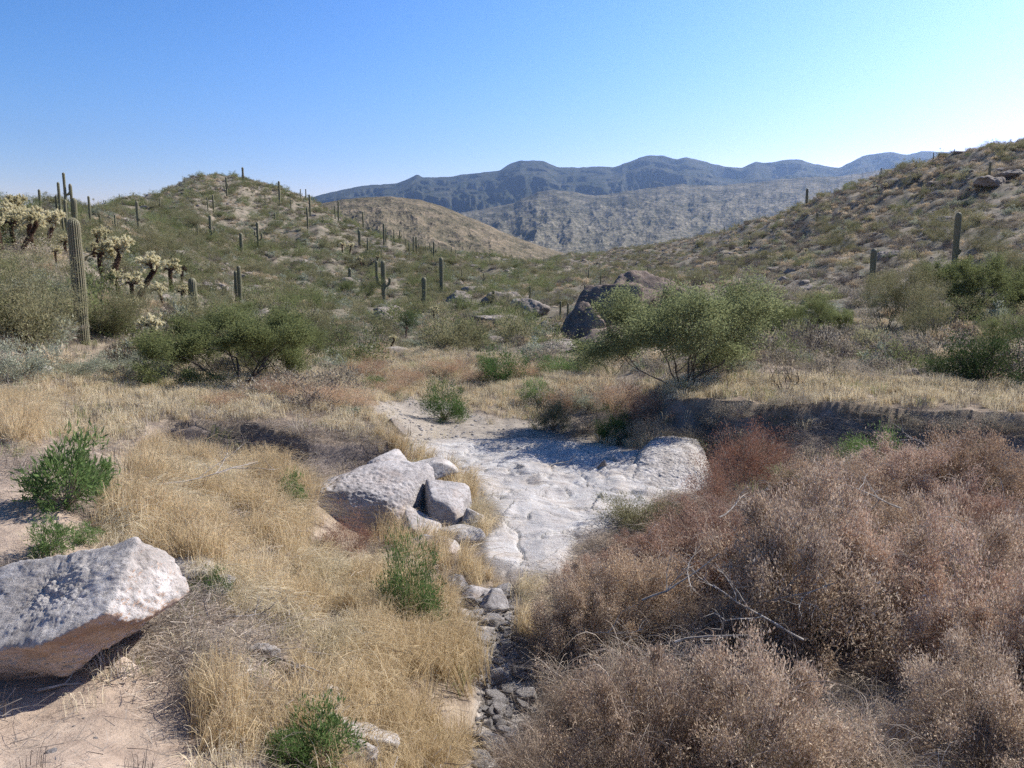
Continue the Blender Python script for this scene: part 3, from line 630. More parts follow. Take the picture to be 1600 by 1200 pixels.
# (px, base y, top y, width px, arms in own units, label)
NEAR = [
 (131,537,340,21,(),"tall thick ribbed saguaro beside the green shrubs on the left slope, the largest cactus", 3),
 (304,497,432,14,(),"short stout brown saguaro alone above the dense mesquite on the left",2),
 (371,477,422,7,(),"shorter column of the close pair of saguaros left of the fork-armed one",2),
 (376,477,414,7,(),"taller column of the close pair of saguaros left of the fork-armed one",2),
 (600,478,407,8,((1.9,.62,.95,0.15,.15),(1.95,.62,1.0,3.3,.15)),"saguaro with two short upraised arms in the middle of the slope",2),
 (690,462,402,7,(),"single tall saguaro at the foot of the left hill, right of the two-armed one",2),
 (663,484,432,8,((1.1,.28,.55,3.0,.14),(1.4,.25,.4,.5,.12)),"lumpy low saguaro between the two-armed one and the single tall one",2),
 (1362,447,388,10,(),"plain club-shaped saguaro on the right slope, the lower of the two big ones",2),
 (1490,425,333,10,((1.3,.35,.45,0.1,.13),),"tallest saguaro on the right slope, with one small bud of an arm",2),
 (378,402,364,6,(),"dark single saguaro halfway up the left hill below its peak",2),
 (217,362,315,5,((1.6,.25,.4,-.2,.10),),"slim saguaro behind the palo verde on the left hill",2),
 (106,352,272,4.5,((2.6,.45,1.0,.2,.14),),"tallest saguaro of the skyline cluster at the left",2),
 (96,346,286,4.5,(),"leaning slim saguaro left of the tallest one on the left skyline",2),
 (115,352,292,4.5,(),"slim saguaro just right of the tallest one on the left skyline",2),
 (119,357,310,8,(),"thick saguaro right above the big ribbed one",2),
 (64,330,296,4,(),"lone saguaro on the skyline above the chollas",2),
 (90,343,306,3,(),"thin saguaro at the left edge of the skyline cluster",2),
 (142,352,307,4,(),"straight saguaro on the skyline right of the cluster",2),
 (330,374,337,4.5,((1.1,.7,1.1,.1,.12),),"saguaro with a curved side arm on the left hill",2),
 (380,282,262,3.5,((.7,.35,.8,.2,.13),(.7,.35,1.1,2.9,.13)),"candelabra saguaro on the peak of the left hill",2),
 (1260,322,295,4.5,(),"lone dark saguaro against the pale mountains on the right ridge line",2),
 (562,384,360,5,((1.0,.35,.7,.2,.14),),"saguaro with a low arm below the crest on the hill's right flank",2),
 (589,440,407,5,(),"slim saguaro just behind the two-armed one",2),
 (1544,292,254,4,(),"slim saguaro high on the right hill near the frame edge",2),
 (1276,351,332,4.5,(),"short saguaro below the lone one on the right ridge",2),
 (887,503,472,3.5,(),"saguaro standing in the valley behind the dark outcrop",2),
 (771,475,452,4.5,(),"short saguaro beside the pale boulders in the valley",2),
 (547,442,418,6,(),"squat dark saguaro left of the two-armed one",2),
]
for i, (px, by, ty, wpx, arms, lab, lod) in enumerate(NEAR):
    x, y, z = at(px, by, 12)
    h = (by-ty)*y/F; r = wpx*y/F/2*.92
    if arms:
        u = h/4.6; arms = tuple((a*u, b*u, c*u, d, max(e*u, r*.55)) for a, b, c, d, e in arms)
    place_sag(saguaro(h, r, 100+i, arms, lod if y < 60 else 2, foot=.62 if px == 304 else .95 if px == 131 else .8), (x, y, z), 0, 1, lab)
FARS = [(100,365,328),(105,368,313),(158,362,343),(181,365,336),(162,312,303),(165,312,303),(187,313,302),(290,292,277),(355,310,278),(251,327,310),(325,330,309),(334,333,305),(309,373,351),
 (253,350,339),(241,347,337),(262,303,293),(350,371,363),(384,372,358),(404,391,348),(430,350,333),(437,320,284),(470,312,296),(478,314,296),(485,338,305),(481,358,325),(478,389,377),(491,403,391),
 (568,359,331),(597,405,391),(678,410,378),(600,385,350),(616,379,359),(625,381,360),(646,396,370),(651,398,370),(828,476,463),(913,478,461),(875,506,490),(524,342,322),(529,346,315),(541,349,335),
 (1376,279,263),(1458,253,242),(1490,248,238),(1131,367,354),(603,382,357),(634,386,372),(665,398,384),(672,402,380),(705,404,386),(712,405,390),(730,408,393),(742,409,396),(765,410,398),(783,411,399),
 (800,412,398),(832,412,402),(850,413,401),(505,352,338),(455,330,312),(415,322,306),(560,372,355),(575,398,372),(640,402,380),(870,414,402),(920,440,425),(938,452,438),(1012,432,420),(697,432,414),(722,440,424),(756,446,430),(810,440,428)]
farsag = [saguaro(4.6, .19, 300+i, lod=1) for i in range(3)] + [saguaro(4.6, .19, 310+i, (((1.6, .55, 1.2, .3+i, .13)), (2.1, .5, 1.0, 3.1+i, .12)), lod=1) for i in range(2)]
for i, (px, by, ty) in enumerate(FARS):
    x, y, z = at(px, by, 20); h = max((by-ty)*y/F, 1.6)
    side = "left hill" if px < 560 else "right ridge" if px > 1000 else "valley floor and the left hill's right flank"
    place_sag(farsag[RS.randint(3) if RS.rand() < .72 else 3+RS.randint(2)], (x, y, z), RS.rand()*6, (min(h/4.6, 1.3)*1.15, min(h/4.6, 1.3)*1.15, h/4.6),
              where("distant slender saguaro", px, by-8), "distant saguaros on the " + side)

# ---- teddy bear chollas -----------------------------------------------------
def cholla(seed, h=2.0, lean=0., crown=.42, joints=46, dead=False, trunkh=.60):
    rs = np.random.RandomState(seed); gt, gc = Geo(), Geo()
    k_ = 7; t = np.linspace(0, 1, k_); P = np.stack([lean*t**1.3*h, .05*np.sin(t*5+seed)*h, t*h*trunkh-.05], 1); rad = .085*(1-.3*t)
    tube(gt, P, rad, 7)
    n = 1500; f = rs.rand(n); a = rs.rand(n)*6.28; c = np.stack([np.interp(f, t, P[:, i]) for i in range(3)], 1)
    d = np.stack([np.cos(a), np.sin(a), -.6+rs.normal(size=n)*.3], 1); leaves(gt, c + nrm(d)*.06, d, .07, .022, rs, 0)
    tip = P[-1]; segs = []
    def br(p, d, lv):
        q = p + d*(.150+.06*rs.rand())*h/2; segs.append((p, q, lv))
        if lv: [br(q, nrm(d + rs.normal(size=3)*.75 + np.array([0, 0, .15])), lv-1) for _ in range(rs.randint(2, 4))]
    for i in range(4 if not dead else 2):
        aa = i*1.6+rs.rand(); br(tip - np.array([0, 0, .10*i*h*.2]), nrm(np.array([math.cos(aa)*.8, math.sin(aa)*.8, .7])), 2 if dead else 3)
    for p, q, lv in segs:
        if lv >= (2 if not dead else 0): gg = gt
        else: gg = gc
        r = .025*h/1.7; m = 4; tt = np.linspace(0, 1, m)[:, None]; tube(gg, p+(q-p)*tt, r*np.array([.7, 1, 1, .5]), 6)
        nn = 110; f = rs.rand(nn)[:, None]; dd = nrm(rs.normal(size=(nn, 3)) + nrm(q-p)*.3); leaves(gg, p+(q-p)*f + dd*r*.8, dd, .035*h/1.7, .010*h/1.7, rs, 0)
    return gc.mesh("cholla_crown", M_chol) if gc.n else None, gt.mesh("cholla_trunk", M_chold)
CH = [cholla(s, 2.0, l) for s, l in ((1, .0), (2, .18), (3, -.12), (4, .30))]
CHD = cholla(9, 1.8, .05, dead=True)
def put_cholla(px, by, ty, v, lab, grp="teddy bear chollas on the left slope", rz=0.):
    x, y, z = at(px, by, 8); h = (by-ty)*y/F; c, t_ = CH[v] if v >= 0 else CHD
    return plant("cholla", c, t_, (x, y, z), rz, h/1.75, lab, "cactus", grp, "crown", "trunk")
for px, by, ty, v, lab in [
  (8,378,318,0,"pale-topped cholla cut by the left edge of the frame"),(14,366,306,1,"cholla at the top of the dense clump on the left skyline"),(30,372,312,2,"cholla in the dense left clump, second from its top"),
  (36,392,328,3,"leaning cholla in the front row of the dense left clump"),(50,394,324,0,"big cholla with a dark shaggy trunk at the centre of the left clump"),(58,384,322,2,"cholla behind the centre of the dense left clump"),
  (72,394,330,1,"right-hand cholla of the dense left clump"),(80,376,336,2,"small cholla at the right end of the dense left clump"),(6,396,335,2,"low cholla in the left corner of the dense clump"),(22,388,330,0,"cholla in the front of the left clump near its left end"),
  (160,440,376,0,"cholla just right of the big saguaro, left of a pair"),(174,446,370,1,"tall cholla with bare lower trunk right of the big saguaro"),(190,432,376,2,"round-headed cholla right of the tall bare-trunked one"),
  (214,474,392,3,"tall leaning cholla standing clear on the slope"),(268,456,404,0,"cholla with a pale head above the short stout saguaro"),(284,446,408,-1,"brown dead cholla without a pale head"),
  (252,552,488,2,"cholla in front of the green tree, low on the left slope"),(196,520,466,1,"cholla amid the shrubs below the leaning one"),(208,480,424,0,"wide-headed cholla among the shrubs left of the leaning one"),(190,472,420,2,"cholla half hidden in the palo verde shrubs"),
  (104,404,366,0,"small cholla left of the big saguaro's head"),(146,402,358,1,"small cholla right of the big saguaro's head"),(258,486,440,2,"small cholla on the bare pinkish patch"),(286,480,444,0,"small cholla left of the short stout saguaro"),(88,412,384,0,"little cholla below the dense left clump"),(172,395,352,2,"small far cholla on the slope right of the saguaro head"),
  (678,505,478,0,"cholla on the lower slope below the lumpy saguaro"),(662,500,490,2,"tiny cholla left of the lower slope cholla"),(634,528,506,-1,"stubby dead cholla on the lower slope"),(608,548,522,3,"leaning cholla beside the white rock at the slope's foot"),
  (722,520,500,1,"small cholla near the pale rounded rock"),(770,548,534,0,"small cholla near the wash in mid distance"),(545,400,380,1,"cholla group member on the left hill's right flank, leftmost"),(535,395,378,0,"cholla on the left hill's right flank behind others"),
  (640,452,440,2,"small cholla behind the shrubs right of the two-armed saguaro"),(1258,400,388,0,"tiny pale cholla on the right slope"),(1168,388,376,1,"tiny pale cholla low on the right ridge"),(1382,300,286,0,"pale cholla near the right ridge line"),(1372,300,289,2,"pale cholla left of its twin near the right ridge line"),
  (1512,304,292,1,"pale cholla high on the right hill"),(1430,288,276,2,"pale cholla at the top of the right hill"),(566,420,400,2,"cholla beside the squat dark saguaro"),(590,412,398,0,"cholla on the slope above the two-armed saguaro")]:
    right = px > 1000
    put_cholla(px, by, ty, v, lab, "teddy bear chollas on the right hill" if right else "teddy bear chollas on the left slope", RS.rand()*.6)

# ---- boulders ----------------------------------------------------------------
def put_rock(V, Fc, mat, loc, lab, rz=0, name="boulder", smooth=True, cat="rock", group=None):
    m = mesh(name, V, Fc, mat, smooth=smooth); o = put(m, name, loc, rz); tag(o, lab, cat, group); return o
# the foreground boulder: a tilted slab with a crusted top and a pink overhanging face
fb = Vector(at(95, 1010, 2)[:2] + (0,))
V, Fc = rock(5, 7, size=(1, 1, 1), rough=.10, fine=-.019, sharp=26, ledge=.0,
    pl=[(-.30,-.39,1,.20),(.55,-.1,-.82,.33),(0,-.797,-.603,.45),(.45,-.75,-.5,.46),(-.25,-.75,-.6,.50),(1,.05,.1,.70),(.7,.7,.3,.68),(0,1,.1,.55),(-.1,.6,.7,.42),(0,0,-1,.45),(-1,0,0,1.25),(.7,-.1,.6,.50),(.1,.5,-1,.45)])
V = V - nrm(V)*(.008*fbm(V[:, 0]*24, V[:, 1]*24, V[:, 2]*24, 3, True))[:, None]*(V[:, 2] > -.15)[:, None]
me = mesh("boulder", V, Fc, [M_white, M_under], smooth=True)
nz = np.empty(len(me.polygons)*3); me.polygons.foreach_get("normal", nz); nz = nz.reshape(-1, 3); cc = V[Fc].mean(1)
mi = ((nz[:, 2] + .45*fbm(cc[:, 0]*7, cc[:, 1]*7, cc[:, 2]*7, 4)) < .08).astype(np.int32); me.polygons.foreach_set("material_index", mi); me.update()
BX, BY, BZ = -3.12, 5.32, 1.72
o = put(me, "boulder", (BX, BY, BZ), 0.0, (1.12, 1.0, 1.14)); tag(o, "large white crusted boulder overhanging a hollow at the lower left corner", "boulder")
V, Fc = rock(8, 5, size=(.13, .12, .12), rough=.08); put_rock(V, Fc, M_under, (-2.72, 5.15, 1.30), "small reddish stone wedged under the large white boulder")
# pale knobs running down the bank right of the boulder
for i, (px, py, s_) in enumerate([(305,905,.16),(325,930,.13),(500,1110,.14),(530,1160,.17),(545,1195,.15),(470,1125,.10),(420,1030,.09)]):
    x, y, z = at(px, py, 3); V, Fc = rock(40+i, 5, size=(s_*1.3, s_, s_*.75), rough=.12, fine=.03)
    put_rock(V, Fc, M_white, (x, y, z+s_*.15), ["crusted pale knob at the white boulder's right shoulder","pale knob of rock just below the boulder's shoulder","pale knob of rock in the grass left of centre bottom","larger pale rock by the green plant at the bottom edge","pale rock cut by the bottom edge","small pale knob above the others in the bottom grass","small pale stone in the grey twigs"][i])
# the split boulders left of the slab
def rk(px, py, Y, size, seed, mat, lab, pl=None, rough=.05, sub=6, ledge=.0, rz=0., fine=.015, sharp=14, zoff=0.):
    s, q = ray(px, py); x, z = s*Y, CAMZ+q*Y; V, Fc = rock(seed, sub, size=size, rough=rough, pl=pl, ledge=ledge, fine=fine, sharp=sharp)
    return put_rock(V, Fc, mat, (x, Y, z+zoff), lab, rz)
rk(566,806,12.1,(.98,.75,.70),12,M_greyr,"broad cracked grey-pink boulder left of the white slab",[(.1,-.2,1,.86),(0,-1,.34,.75),(-.9,-.3,.25,.88),(1,-.3,.1,.86),(.5,-.5,.9,.92),(0,1,0,1.),(0,0,-1,1.),(-.5,.1,.9,.9),(.4,-.6,-.7,.84)],.06,7,.012,0.,.028)
rk(484,812,12.0,(.36,.55,.52),13,M_greyr,"narrow grey boulder split off the left side of the broad one",[(0,-1,.1,.8),(-.8,-.2,.5,.8),(1,0,.1,.8),(0,0,1,.85),(0,0,-1,1),(0,1,0,1)],.04,6,.01)
rk(695,806,12.0,(.35,.42,.44),14,M_greyr,"rounded grey boulder right of the broad cracked one",[(.1,-.2,1,.85),(0,-1,.2,.8),(-.9,-.3,.15,.78),(1,-.3,.1,.85),(.6,-.4,.7,.85),(0,1,0,1),(0,0,-1,1)],.04,6,.01)
rk(655,838,11.6,(.42,.40,.34),15,M_greyr,"wedge-shaped grey boulder under the two bigger ones",None,.05)
rk(722,842,11.3,(.26,.3,.22),16,M_white,"small pale block at the slab's left edge",None,.06)
rk(740,818,11.8,(.20,.25,.17),17,M_white,"pale stone right of the rounded grey boulder",None,.06)
rk(694,862,11.0,(.34,.30,.20),18,M_greyr,"low grey rock in the grass below the wedge boulder",None,.06)
rk(622,674,17.2,(.17,.25,.17),19,M_hillr,"upright grey stone at the top left of the slab",None,.05)
rk(606,722,14.4,(.42,.4,.10),20,M_greyr,"flat grey ledge on top of the bank above the broad boulder",None,.06)
rk(650,742,13.6,(.40,.4,.16),33,M_white,"pale ledge stone between the bank and the slab",None,.06)
rk(1042,752,15.2,(.86,.95,.50),21,M_white,"rounded white rock mound at the slab's right end",None,.05,7,.012,0,.03)
rk(985,756,15.5,(.42,.5,.32),22,M_white,"smaller white rock bump left of the rounded mound",None,.05,6,.012)
rk(943,738,15.1,(.13,.11,.15),23,M_hillr,"loose tan stone sitting on the white slab",None,.04,5,zoff=.02)
rk(390,620,21.0,(.20,.2,.13),24,M_hillr,"pale stone under the dense mesquite",None,.06,5)
rk(600,560,34,(.9,.7,.35),25,M_hillr,"whitish rock at the foot of the left slope",None,.06,5)
# outcrops up the wash
for i, (px, py, Y, sz, mat, lab) in enumerate([
  (912,530,48,(1.5,2.0,1.6),M_dark,"dark cliff block at the left end of the shaded outcrop"),(945,515,50,(1.8,2.2,2.0),M_dark,"dark cliff block in the middle of the shaded outcrop"),
  (985,480,56,(2.2,2.4,1.9),M_dark,"rounded dark boulder at the top of the shaded outcrop"),(1018,470,60,(2.2,2.5,1.5),M_dark,"dark boulder behind the light green tree's top left"),
  (960,550,46,(1.9,2.0,1.4),M_dark,"low dark block at the foot of the shaded outcrop"),(835,490,68,(1.3,2,1.5),M_hillr,"steep tan crag on the far side of the narrows"),
  (820,478,74,(1.6,2,1.0),M_hillr,"tan boulder above the steep crag"),(800,470,80,(2.0,2,.7),M_hillr,"reddish flat ledge in the middle of the valley"),(760,505,55,(2.2,1.6,.7),M_hillr,"pale rounded whaleback rock on the left side of the narrows"),
  (782,470,80,(2.6,2.4,1.1),M_hillr,"pale boulder above the whaleback rock"),(745,455,90,(2.2,2.0,.8),M_hillr,"long pale ledge behind the lone saguaro"),(720,468,82,(2.6,2,1.3),M_hillr,"brown rock at the foot of the single tall saguaro"),
  (850,545,44,(1.6,1.4,.4),M_hillr,"low pale rock shelf at the mouth of the narrows"),(545,440,118,(1.8,1.5,1.),M_hillr,"pale rock on the left hill beside the squat saguaro"),(1385,398,84,(2.2,1.6,.7),M_hillr,"grey slab on the right slope between the two big saguaros"),
  (1480,345,100,(2.6,2,1.1),M_hillr,"pale slab on the right hill behind the tallest saguaro"),(1550,285,112,(4.,2.6,.9),M_hillr,"long ledge near the top of the right hill"),(1585,272,118,(3.,2.6,.9),M_hillr,"end of the long ledge at the right frame edge"),
  (1360,575,24.6,(.5,.4,.35),M_hillr,"grey boulder left of the dark bush on the right"),(1450,578,23.5,(.28,.25,.25),M_hillr,"round grey boulder beside the dark bush on the right"),(1425,582,23.0,(.36,.3,.2),M_hillr,"flat grey boulder beside the round one at the right"),
  (250,470,45,(.9,.7,.5),M_hillr,"tan rock near the chollas on the left slope"),(330,455,60,(1.6,1.2,.8),M_hillr,"tan outcrop above the close pair of saguaros"),(345,450,64,(1.1,1,.6),M_hillr,"tan rock right of the outcrop above the saguaro pair"),(600,500,52,(1.0,.9,.9),M_hillr,"light grey block below the two-armed saguaro"),
  (618,510,48,(.8,.7,.5),M_hillr,"shattered grey rock right of the light block"),(90,560,19.5,(.35,.3,.22),M_white,"whitish stone at the foot of the left slope"),(140,575,18.6,(.25,.25,.2),M_white,"whitish stone right of its neighbour at the left slope's foot"),(60,580,18,(.3,.25,.2),M_white,"whitish stone near the left frame edge")]):
    gx, gy, gz = at(px, py+3, Y*.7)
    s_ = gy/Y if .6 < gy/Y < 1.7 else 1; V, Fc = rock(60+i, 5, planes=16, size=tuple(a*s_*(.98 if mat is M_dark else .66) for a in sz), rough=.16, fine=.05, ledge=.05)
    put_rock(V, Fc, mat, (gx, gy, gz + sz[2]*s_*.15), lab, RS.rand()*3)

# ---- named trees and bushes ----------------------------------------------------
def two(gs, name, m1, m2): return gs[0].mesh(name+"_foliage", m1), gs[1].mesh(name+"_stems", m2)
T_mesA = two(tree(21, 6, 1.0, .85, .9, 4, .026, 36000, .022, .007, .055), "mesquite", M_mesq, M_bark)
T_mesL = two(tree(27, 8, 1.0, .95, .9, 4, .024, 85000, .026, .011, .065), "mesquite", M_lmesq, M_bark)
T_mesB = two(tree(22, 7, 1.0, 1.05, 1.1, 4, .032, 70000, .026, .011, .05, flat=.6), "mesquite", M_mesq, M_bark)
T_pvA = two(tree(23, 6, 1.0, .62, .6, 4, .022, 15000, .028, .006, .05), "palo_verde", M_pv, M_barkg)
T_pvB = two(tree(24, 7, 1.0, .75, .8, 4, .020, 15000, .026, .006, .055), "palo_verde", M_pv, M_barkg)
T_bare = two(tree(25, 6, 1.0, .9, 1.0, 5, .018, 900, .02, .006, .05), "bare", M_twigd, M_bark)
T_bare2 = two(tree(26, 5, 1.0, .8, .8, 4, .02, 200, .02, .006, .05), "bare", M_twigd, M_wood)
S_green = [two(shrub(s, 1., 1., 60, 7000, .085, .016, .13, 40, .010, .6, .1, 300, 0, True), "green_bush", M_green, M_twig) for s in (31, 32)]
S_broad = two(shrub(33, .8, 1.0, 46, 2600, .15, .028, .13, 30, .012, .3, .12, 60, 0, True), "broad_bush", M_green, M_twig)
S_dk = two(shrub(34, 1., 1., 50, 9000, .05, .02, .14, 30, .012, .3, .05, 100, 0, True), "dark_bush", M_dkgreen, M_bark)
S_red = [two(shrub(s, 1., 1., 70, 12000, .032, .012, .13, 50, .007, .5, .05, 700, 0, True, .4, .45), "red_bush", M_red, M_twig) for s in (35, 36)]
S_rust = two(shrub(53, 1., 1., 60, 9000, .04, .012, .13, 50, .007, .6, .05, 900, 0, True, .4, .45), "rusty_bush", M_rust, M_twig)
S_brush = [two(shrub(s, 1., .95, 85, 38000, .036, .0125, .085, 60, .006, .3, .02, 1600, 260, True, .34, .82), "dry_brush", mm, M_twig) for s, mm in ((41, M_brush), (42, M_brushg), (43, M_brush), (50, M_brusht), (51, M_brushg))]
S_tang = [two(shrub(s, 1., .8, 60, 7000, .03, .010, .12, 80, .006, .1, .02, 2600, 900, True, .6, .4, 1.2), "tangled_brush", M_brushg, M_twig) for s in (44, 45)]
S_olive = two(shrub(52, 1., 1., 60, 9000, .075, .014, .13, 40, .010, .7, .05, 600, 0, True), "olive_bush", M_pv, M_twig)
S_grey = [two(shrub(s, 1., .8, 50, 7000, .06, .018, .12, 20, .010, .5, .02, 100, 0, True, .3, .5), "grey_bush", M_grey, M_twig) for s in (46, 47)]
S_burs = [two(shrub(s, 1., .75, 50, 6000, .05, .014, .14, 30, .010, .5, .02, 500, 0, True, .35, .5), "bursage", M_burs, M_twig) for s in (48, 49)]
def by_px(kind, name, px, by, ty, lab, cat, group=None, wide=1., ymin=1.5, rz=None, Y=None, sink=0.):
    x, y, z = at(px, by, ymin)
    if Y: s, q = ray(px, by); x, y = s*Y, Y; z = float(H(x, y)); h = (by-ty)*Y/F
    h = (by-ty)*y/F*1.02
    return plant(name, kind[0], kind[1], (x, y, z-sink), RS.rand()*6.28 if rz is None else rz, (h*wide, h*wide, h), lab, cat, group)
by_px(T_mesL, "mesquite_tree", 1068, 604, 462, "large light green many-stemmed mesquite on the right terrace", "tree", wide=1.08, rz=.4)
by_px(T_mesB, "mesquite_tree", 378, 606, 500, "dense dark green spreading mesquite on the left terrace", "tree", wide=1.25, rz=1.2)
by_px(T_mesA, "mesquite_tree", 452, 592, 512, "smaller mesquite joined to the right of the dense dark one", "tree", wide=.95, rz=2.2)
by_px(T_mesB, "mesquite_tree", 318, 570, 500, "low green mesquite to the left behind the dense dark one", "tree", wide=.8, rz=.2)
by_px(T_bare2, "dead_shrub", 458, 612, 572, "small bare grey bush under the right side of the dense mesquite", "dead bush", wide=1.4)
by_px(T_bare, "bare_shrub", 1225, 612, 532, "wide bare grey twiggy bush on the edge of the right terrace", "bush", wide=1.25, rz=.3)
by_px(T_bare, "bare_shrub", 1300, 600, 545, "bare grey bush right behind the wide twiggy one", "bush", wide=.9, rz=2.3)
by_px(T_pvB, "palo_verde", 955, 590, 510, "olive bush leaning out left of the large light green mesquite", "tree", wide=.8)
for px, by, ty, lab, kd, wd in [
  (35,530,395,"wide olive palo verde filling the left edge of the frame",T_pvB,1.2),(62,545,475,"olive palo verde just left of the big saguaro's foot",T_pvA,.6),(182,530,462,"wispy palo verde right of the big saguaro's foot",T_pvA,1.1),(215,535,455,"wispy palo verde among the chollas below the leaning one",T_pvB,1.0),
  (230,412,352,"large olive palo verde on the middle of the left hill",T_pvB,1.2),(265,425,365,"olive palo verde right of the largest one on the left hill",T_pvA,1.2),(340,510,462,"green palo verde left of the saguaro pair's feet",T_pvB,1.3),(370,520,474,"green palo verde in front of the saguaro pair",T_mesA,1.1),
  (555,552,490,"olive palo verde right of the dense dark mesquite",T_pvB,1.0),(500,545,500,"grey-green palo verde directly right of the dense mesquite",T_pvA,1.1),(632,432,403,"rounded olive palo verde above the two-armed saguaro",T_pvB,1.4),(560,475,440,"green bush left of the two-armed saguaro",T_mesA,1.2),
  (1385,522,432,"olive palo verde below the lower big saguaro on the right",T_pvA,.95),(1420,518,420,"slender yellow-green palo verde right of its olive neighbour",T_pvA,.7),(1448,540,450,"sparse palo verde between the two right saguaros",T_pvB,.8),(1515,500,415,"dark-limbed mesquite with an open crown on the right slope",T_mesB,.9),
  (1555,450,385,"rounded olive palo verde at the right frame edge",T_pvB,.95),(1595,450,395,"palo verde cut by the right frame edge",T_pvA,1.0),(1250,535,470,"green thicket behind the bare grey bush",T_mesA,1.0),(1200,530,478,"green thicket right of the large light green mesquite",T_mesB,1.0),(1300,528,488,"bright green low bush at the thicket's right end",T_mesB,.9),
  (640,516,484,"dark round bush below the lumpy saguaro",S_dk,.6),(1595,592,498,"green bush at the right edge beside the dark thicket",T_mesA,.9),(300,355,330,"olive palo verde below the hill's peak",T_pvB,1.4),(1310,400,365,"olive palo verde on the middle of the right slope",T_pvA,1.),(1285,370,340,"olive palo verde up the right slope below the ridge saguaro",T_pvB,1.2),
  (1480,380,345,"grey palo verde above the pale slab on the right",T_pvA,1.3),(1540,400,355,"dark open palo verde above the tallest right saguaro",T_pvB,1.2)]:
    by_px(kd, "palo_verde" if kd in (T_pvA, T_pvB) else "mesquite_tree" if kd in (T_mesA, T_mesB) else "round_shrub", px, by, ty, lab, "tree", wide=wd, ymin=10)
by_px(S_dk, "dark_shrub", 1530, 600, 520, "big dark green shadowed bush at the right end of the terrace", "bush", wide=.85)
by_px(S_dk, "dark_shrub", 1475, 590, 552, "dark shrub under the right-hand palo verdes", "bush", wide=1.)
for px, by, ty, lab, kd, wd in [
  (105,795,690,"dark green leafy bush on the bare slope at the left",S_broad,.75),(140,775,720,"leafy green clump at the right side of the left-hand bush",S_broad,.8),(85,865,815,"small green leafy plant behind the white boulder",S_broad,.8),(135,850,822,"low green plant right of the small one behind the boulder",S_broad,1.0),
  (640,985,850,"tall sparse green bush in the grass below the split boulders",S_green[0],.42),(500,1200,1105,"leafy green plant at the bottom edge of the frame",S_broad,.75),(455,1195,1135,"leafy green plant left of the bottom-edge one",S_broad,.8),(330,935,895,"small green weed right of the white boulder",S_broad,.9),(455,800,745,"small green sprig at the left of the split boulders",S_broad,.5),
  (693,655,605,"bright green rounded bush standing in the sandy wash",S_green[0],.8),(588,606,584,"small bright green bush left of the wash bend",S_green[1],.9),(785,598,552,"green bush beyond the wash bend",S_green[0],.9),(872,585,553,"bright green bush left of the large mesquite",S_green[1],1.3),(838,632,598,"bright green bush on the right bank of the wash",S_green[0],.9),
  (865,672,622,"dull green bush at the slab's far edge",S_olive,.6),(962,690,645,"dark green bush on the shaded bank right of the slab",S_green[0],.75),(1000,830,775,"olive green bush growing in front of the slab",S_olive,1.15),(1055,822,785,"green sprigs right of the olive bush at the slab",S_olive,.8),
  (1362,735,665,"green bush at the foot of the dark right bank",S_green[1],.75),(1262,775,725,"bright-tipped green bush in the dry brush right of the red patch",S_olive,1.1),(1280,1000,925,"green sprouts deep in the dry brush",S_green[1],.3),(920,640,600,"dull green shrub right of the pale mound",S_grey[0],.9),
  (28,592,522,"silvery grey-green shrub at the left edge above the straw grass",S_grey[0],.9),(120,590,552,"grey-green shrub among whitish stones at the left slope's foot",S_grey[1],1.2),(185,585,545,"grey-green shrub right of the whitish stones",S_grey[0],1.2),(238,592,560,"low silvery shrub left of the dense mesquite",S_grey[1],1.4),
  (262,480,455,"bluish green low shrub under the cholla with a pale head",S_grey[0],1.5),(70,470,430,"silvery shrub below the dense cholla clump",S_grey[1],1.5),(15,470,420,"silvery shrub at the left edge below the chollas",S_grey[0],1.4),(1180,605,585,"low grey shrub between the mesquite and the bare bush",S_burs[0],1.4),
  (1150,652,622,"dry weeds hanging over the right bank below the bare bush",S_burs[0],1.3),(1235,650,622,"straggly weeds on the rim of the right bank",S_burs[1],1.6),(1345,656,630,"dry weeds on the right bank's rim behind the green bush",S_burs[0],1.5),(1420,664,634,"brown weeds hanging over the right bank",S_burs[1],1.4),(1500,668,636,"brown weeds on the right bank's rim near the frame edge",S_burs[0],1.6),(1570,676,642,"dark weeds at the right bank's end by the frame edge",S_burs[1],1.4),
  (1020,694,645,"grey-brown shrub above the slab's right end",S_burs[0],.9),(1078,704,662,"grey-brown shrub above the white rock mound",S_burs[1],.9),(915,676,636,"grey-brown shrub in the shade at the slab's upper edge",S_burs[0],.9),(1180,712,680,"grey shrub on the shaded bank behind the red-brown bush",S_burs[1],1.1),(1330,722,692,"grey shrub at the foot of the shaded right bank",S_burs[0],1.3),(1110,668,640,"grey shrub on the shaded bank below the mesquite",S_burs[1],1.3),
  (60,525,490,"grey shrub beneath the wide olive palo verde",S_burs[1],1.5),(1340,595,560,"grey twiggy shrub right of the bare bushes",S_burs[0],1.2),
  (760,572,556,"low green bush at the far bend",S_green[0],1.3),(930,560,530,"grey-green bush at the foot of the dark outcrop",S_green[1],1.0)]:
    by_px(kd, "grey_shrub" if kd in S_grey + S_burs else "green_bush", px, by, ty, lab, "bush", wide=wd, ymin=3)
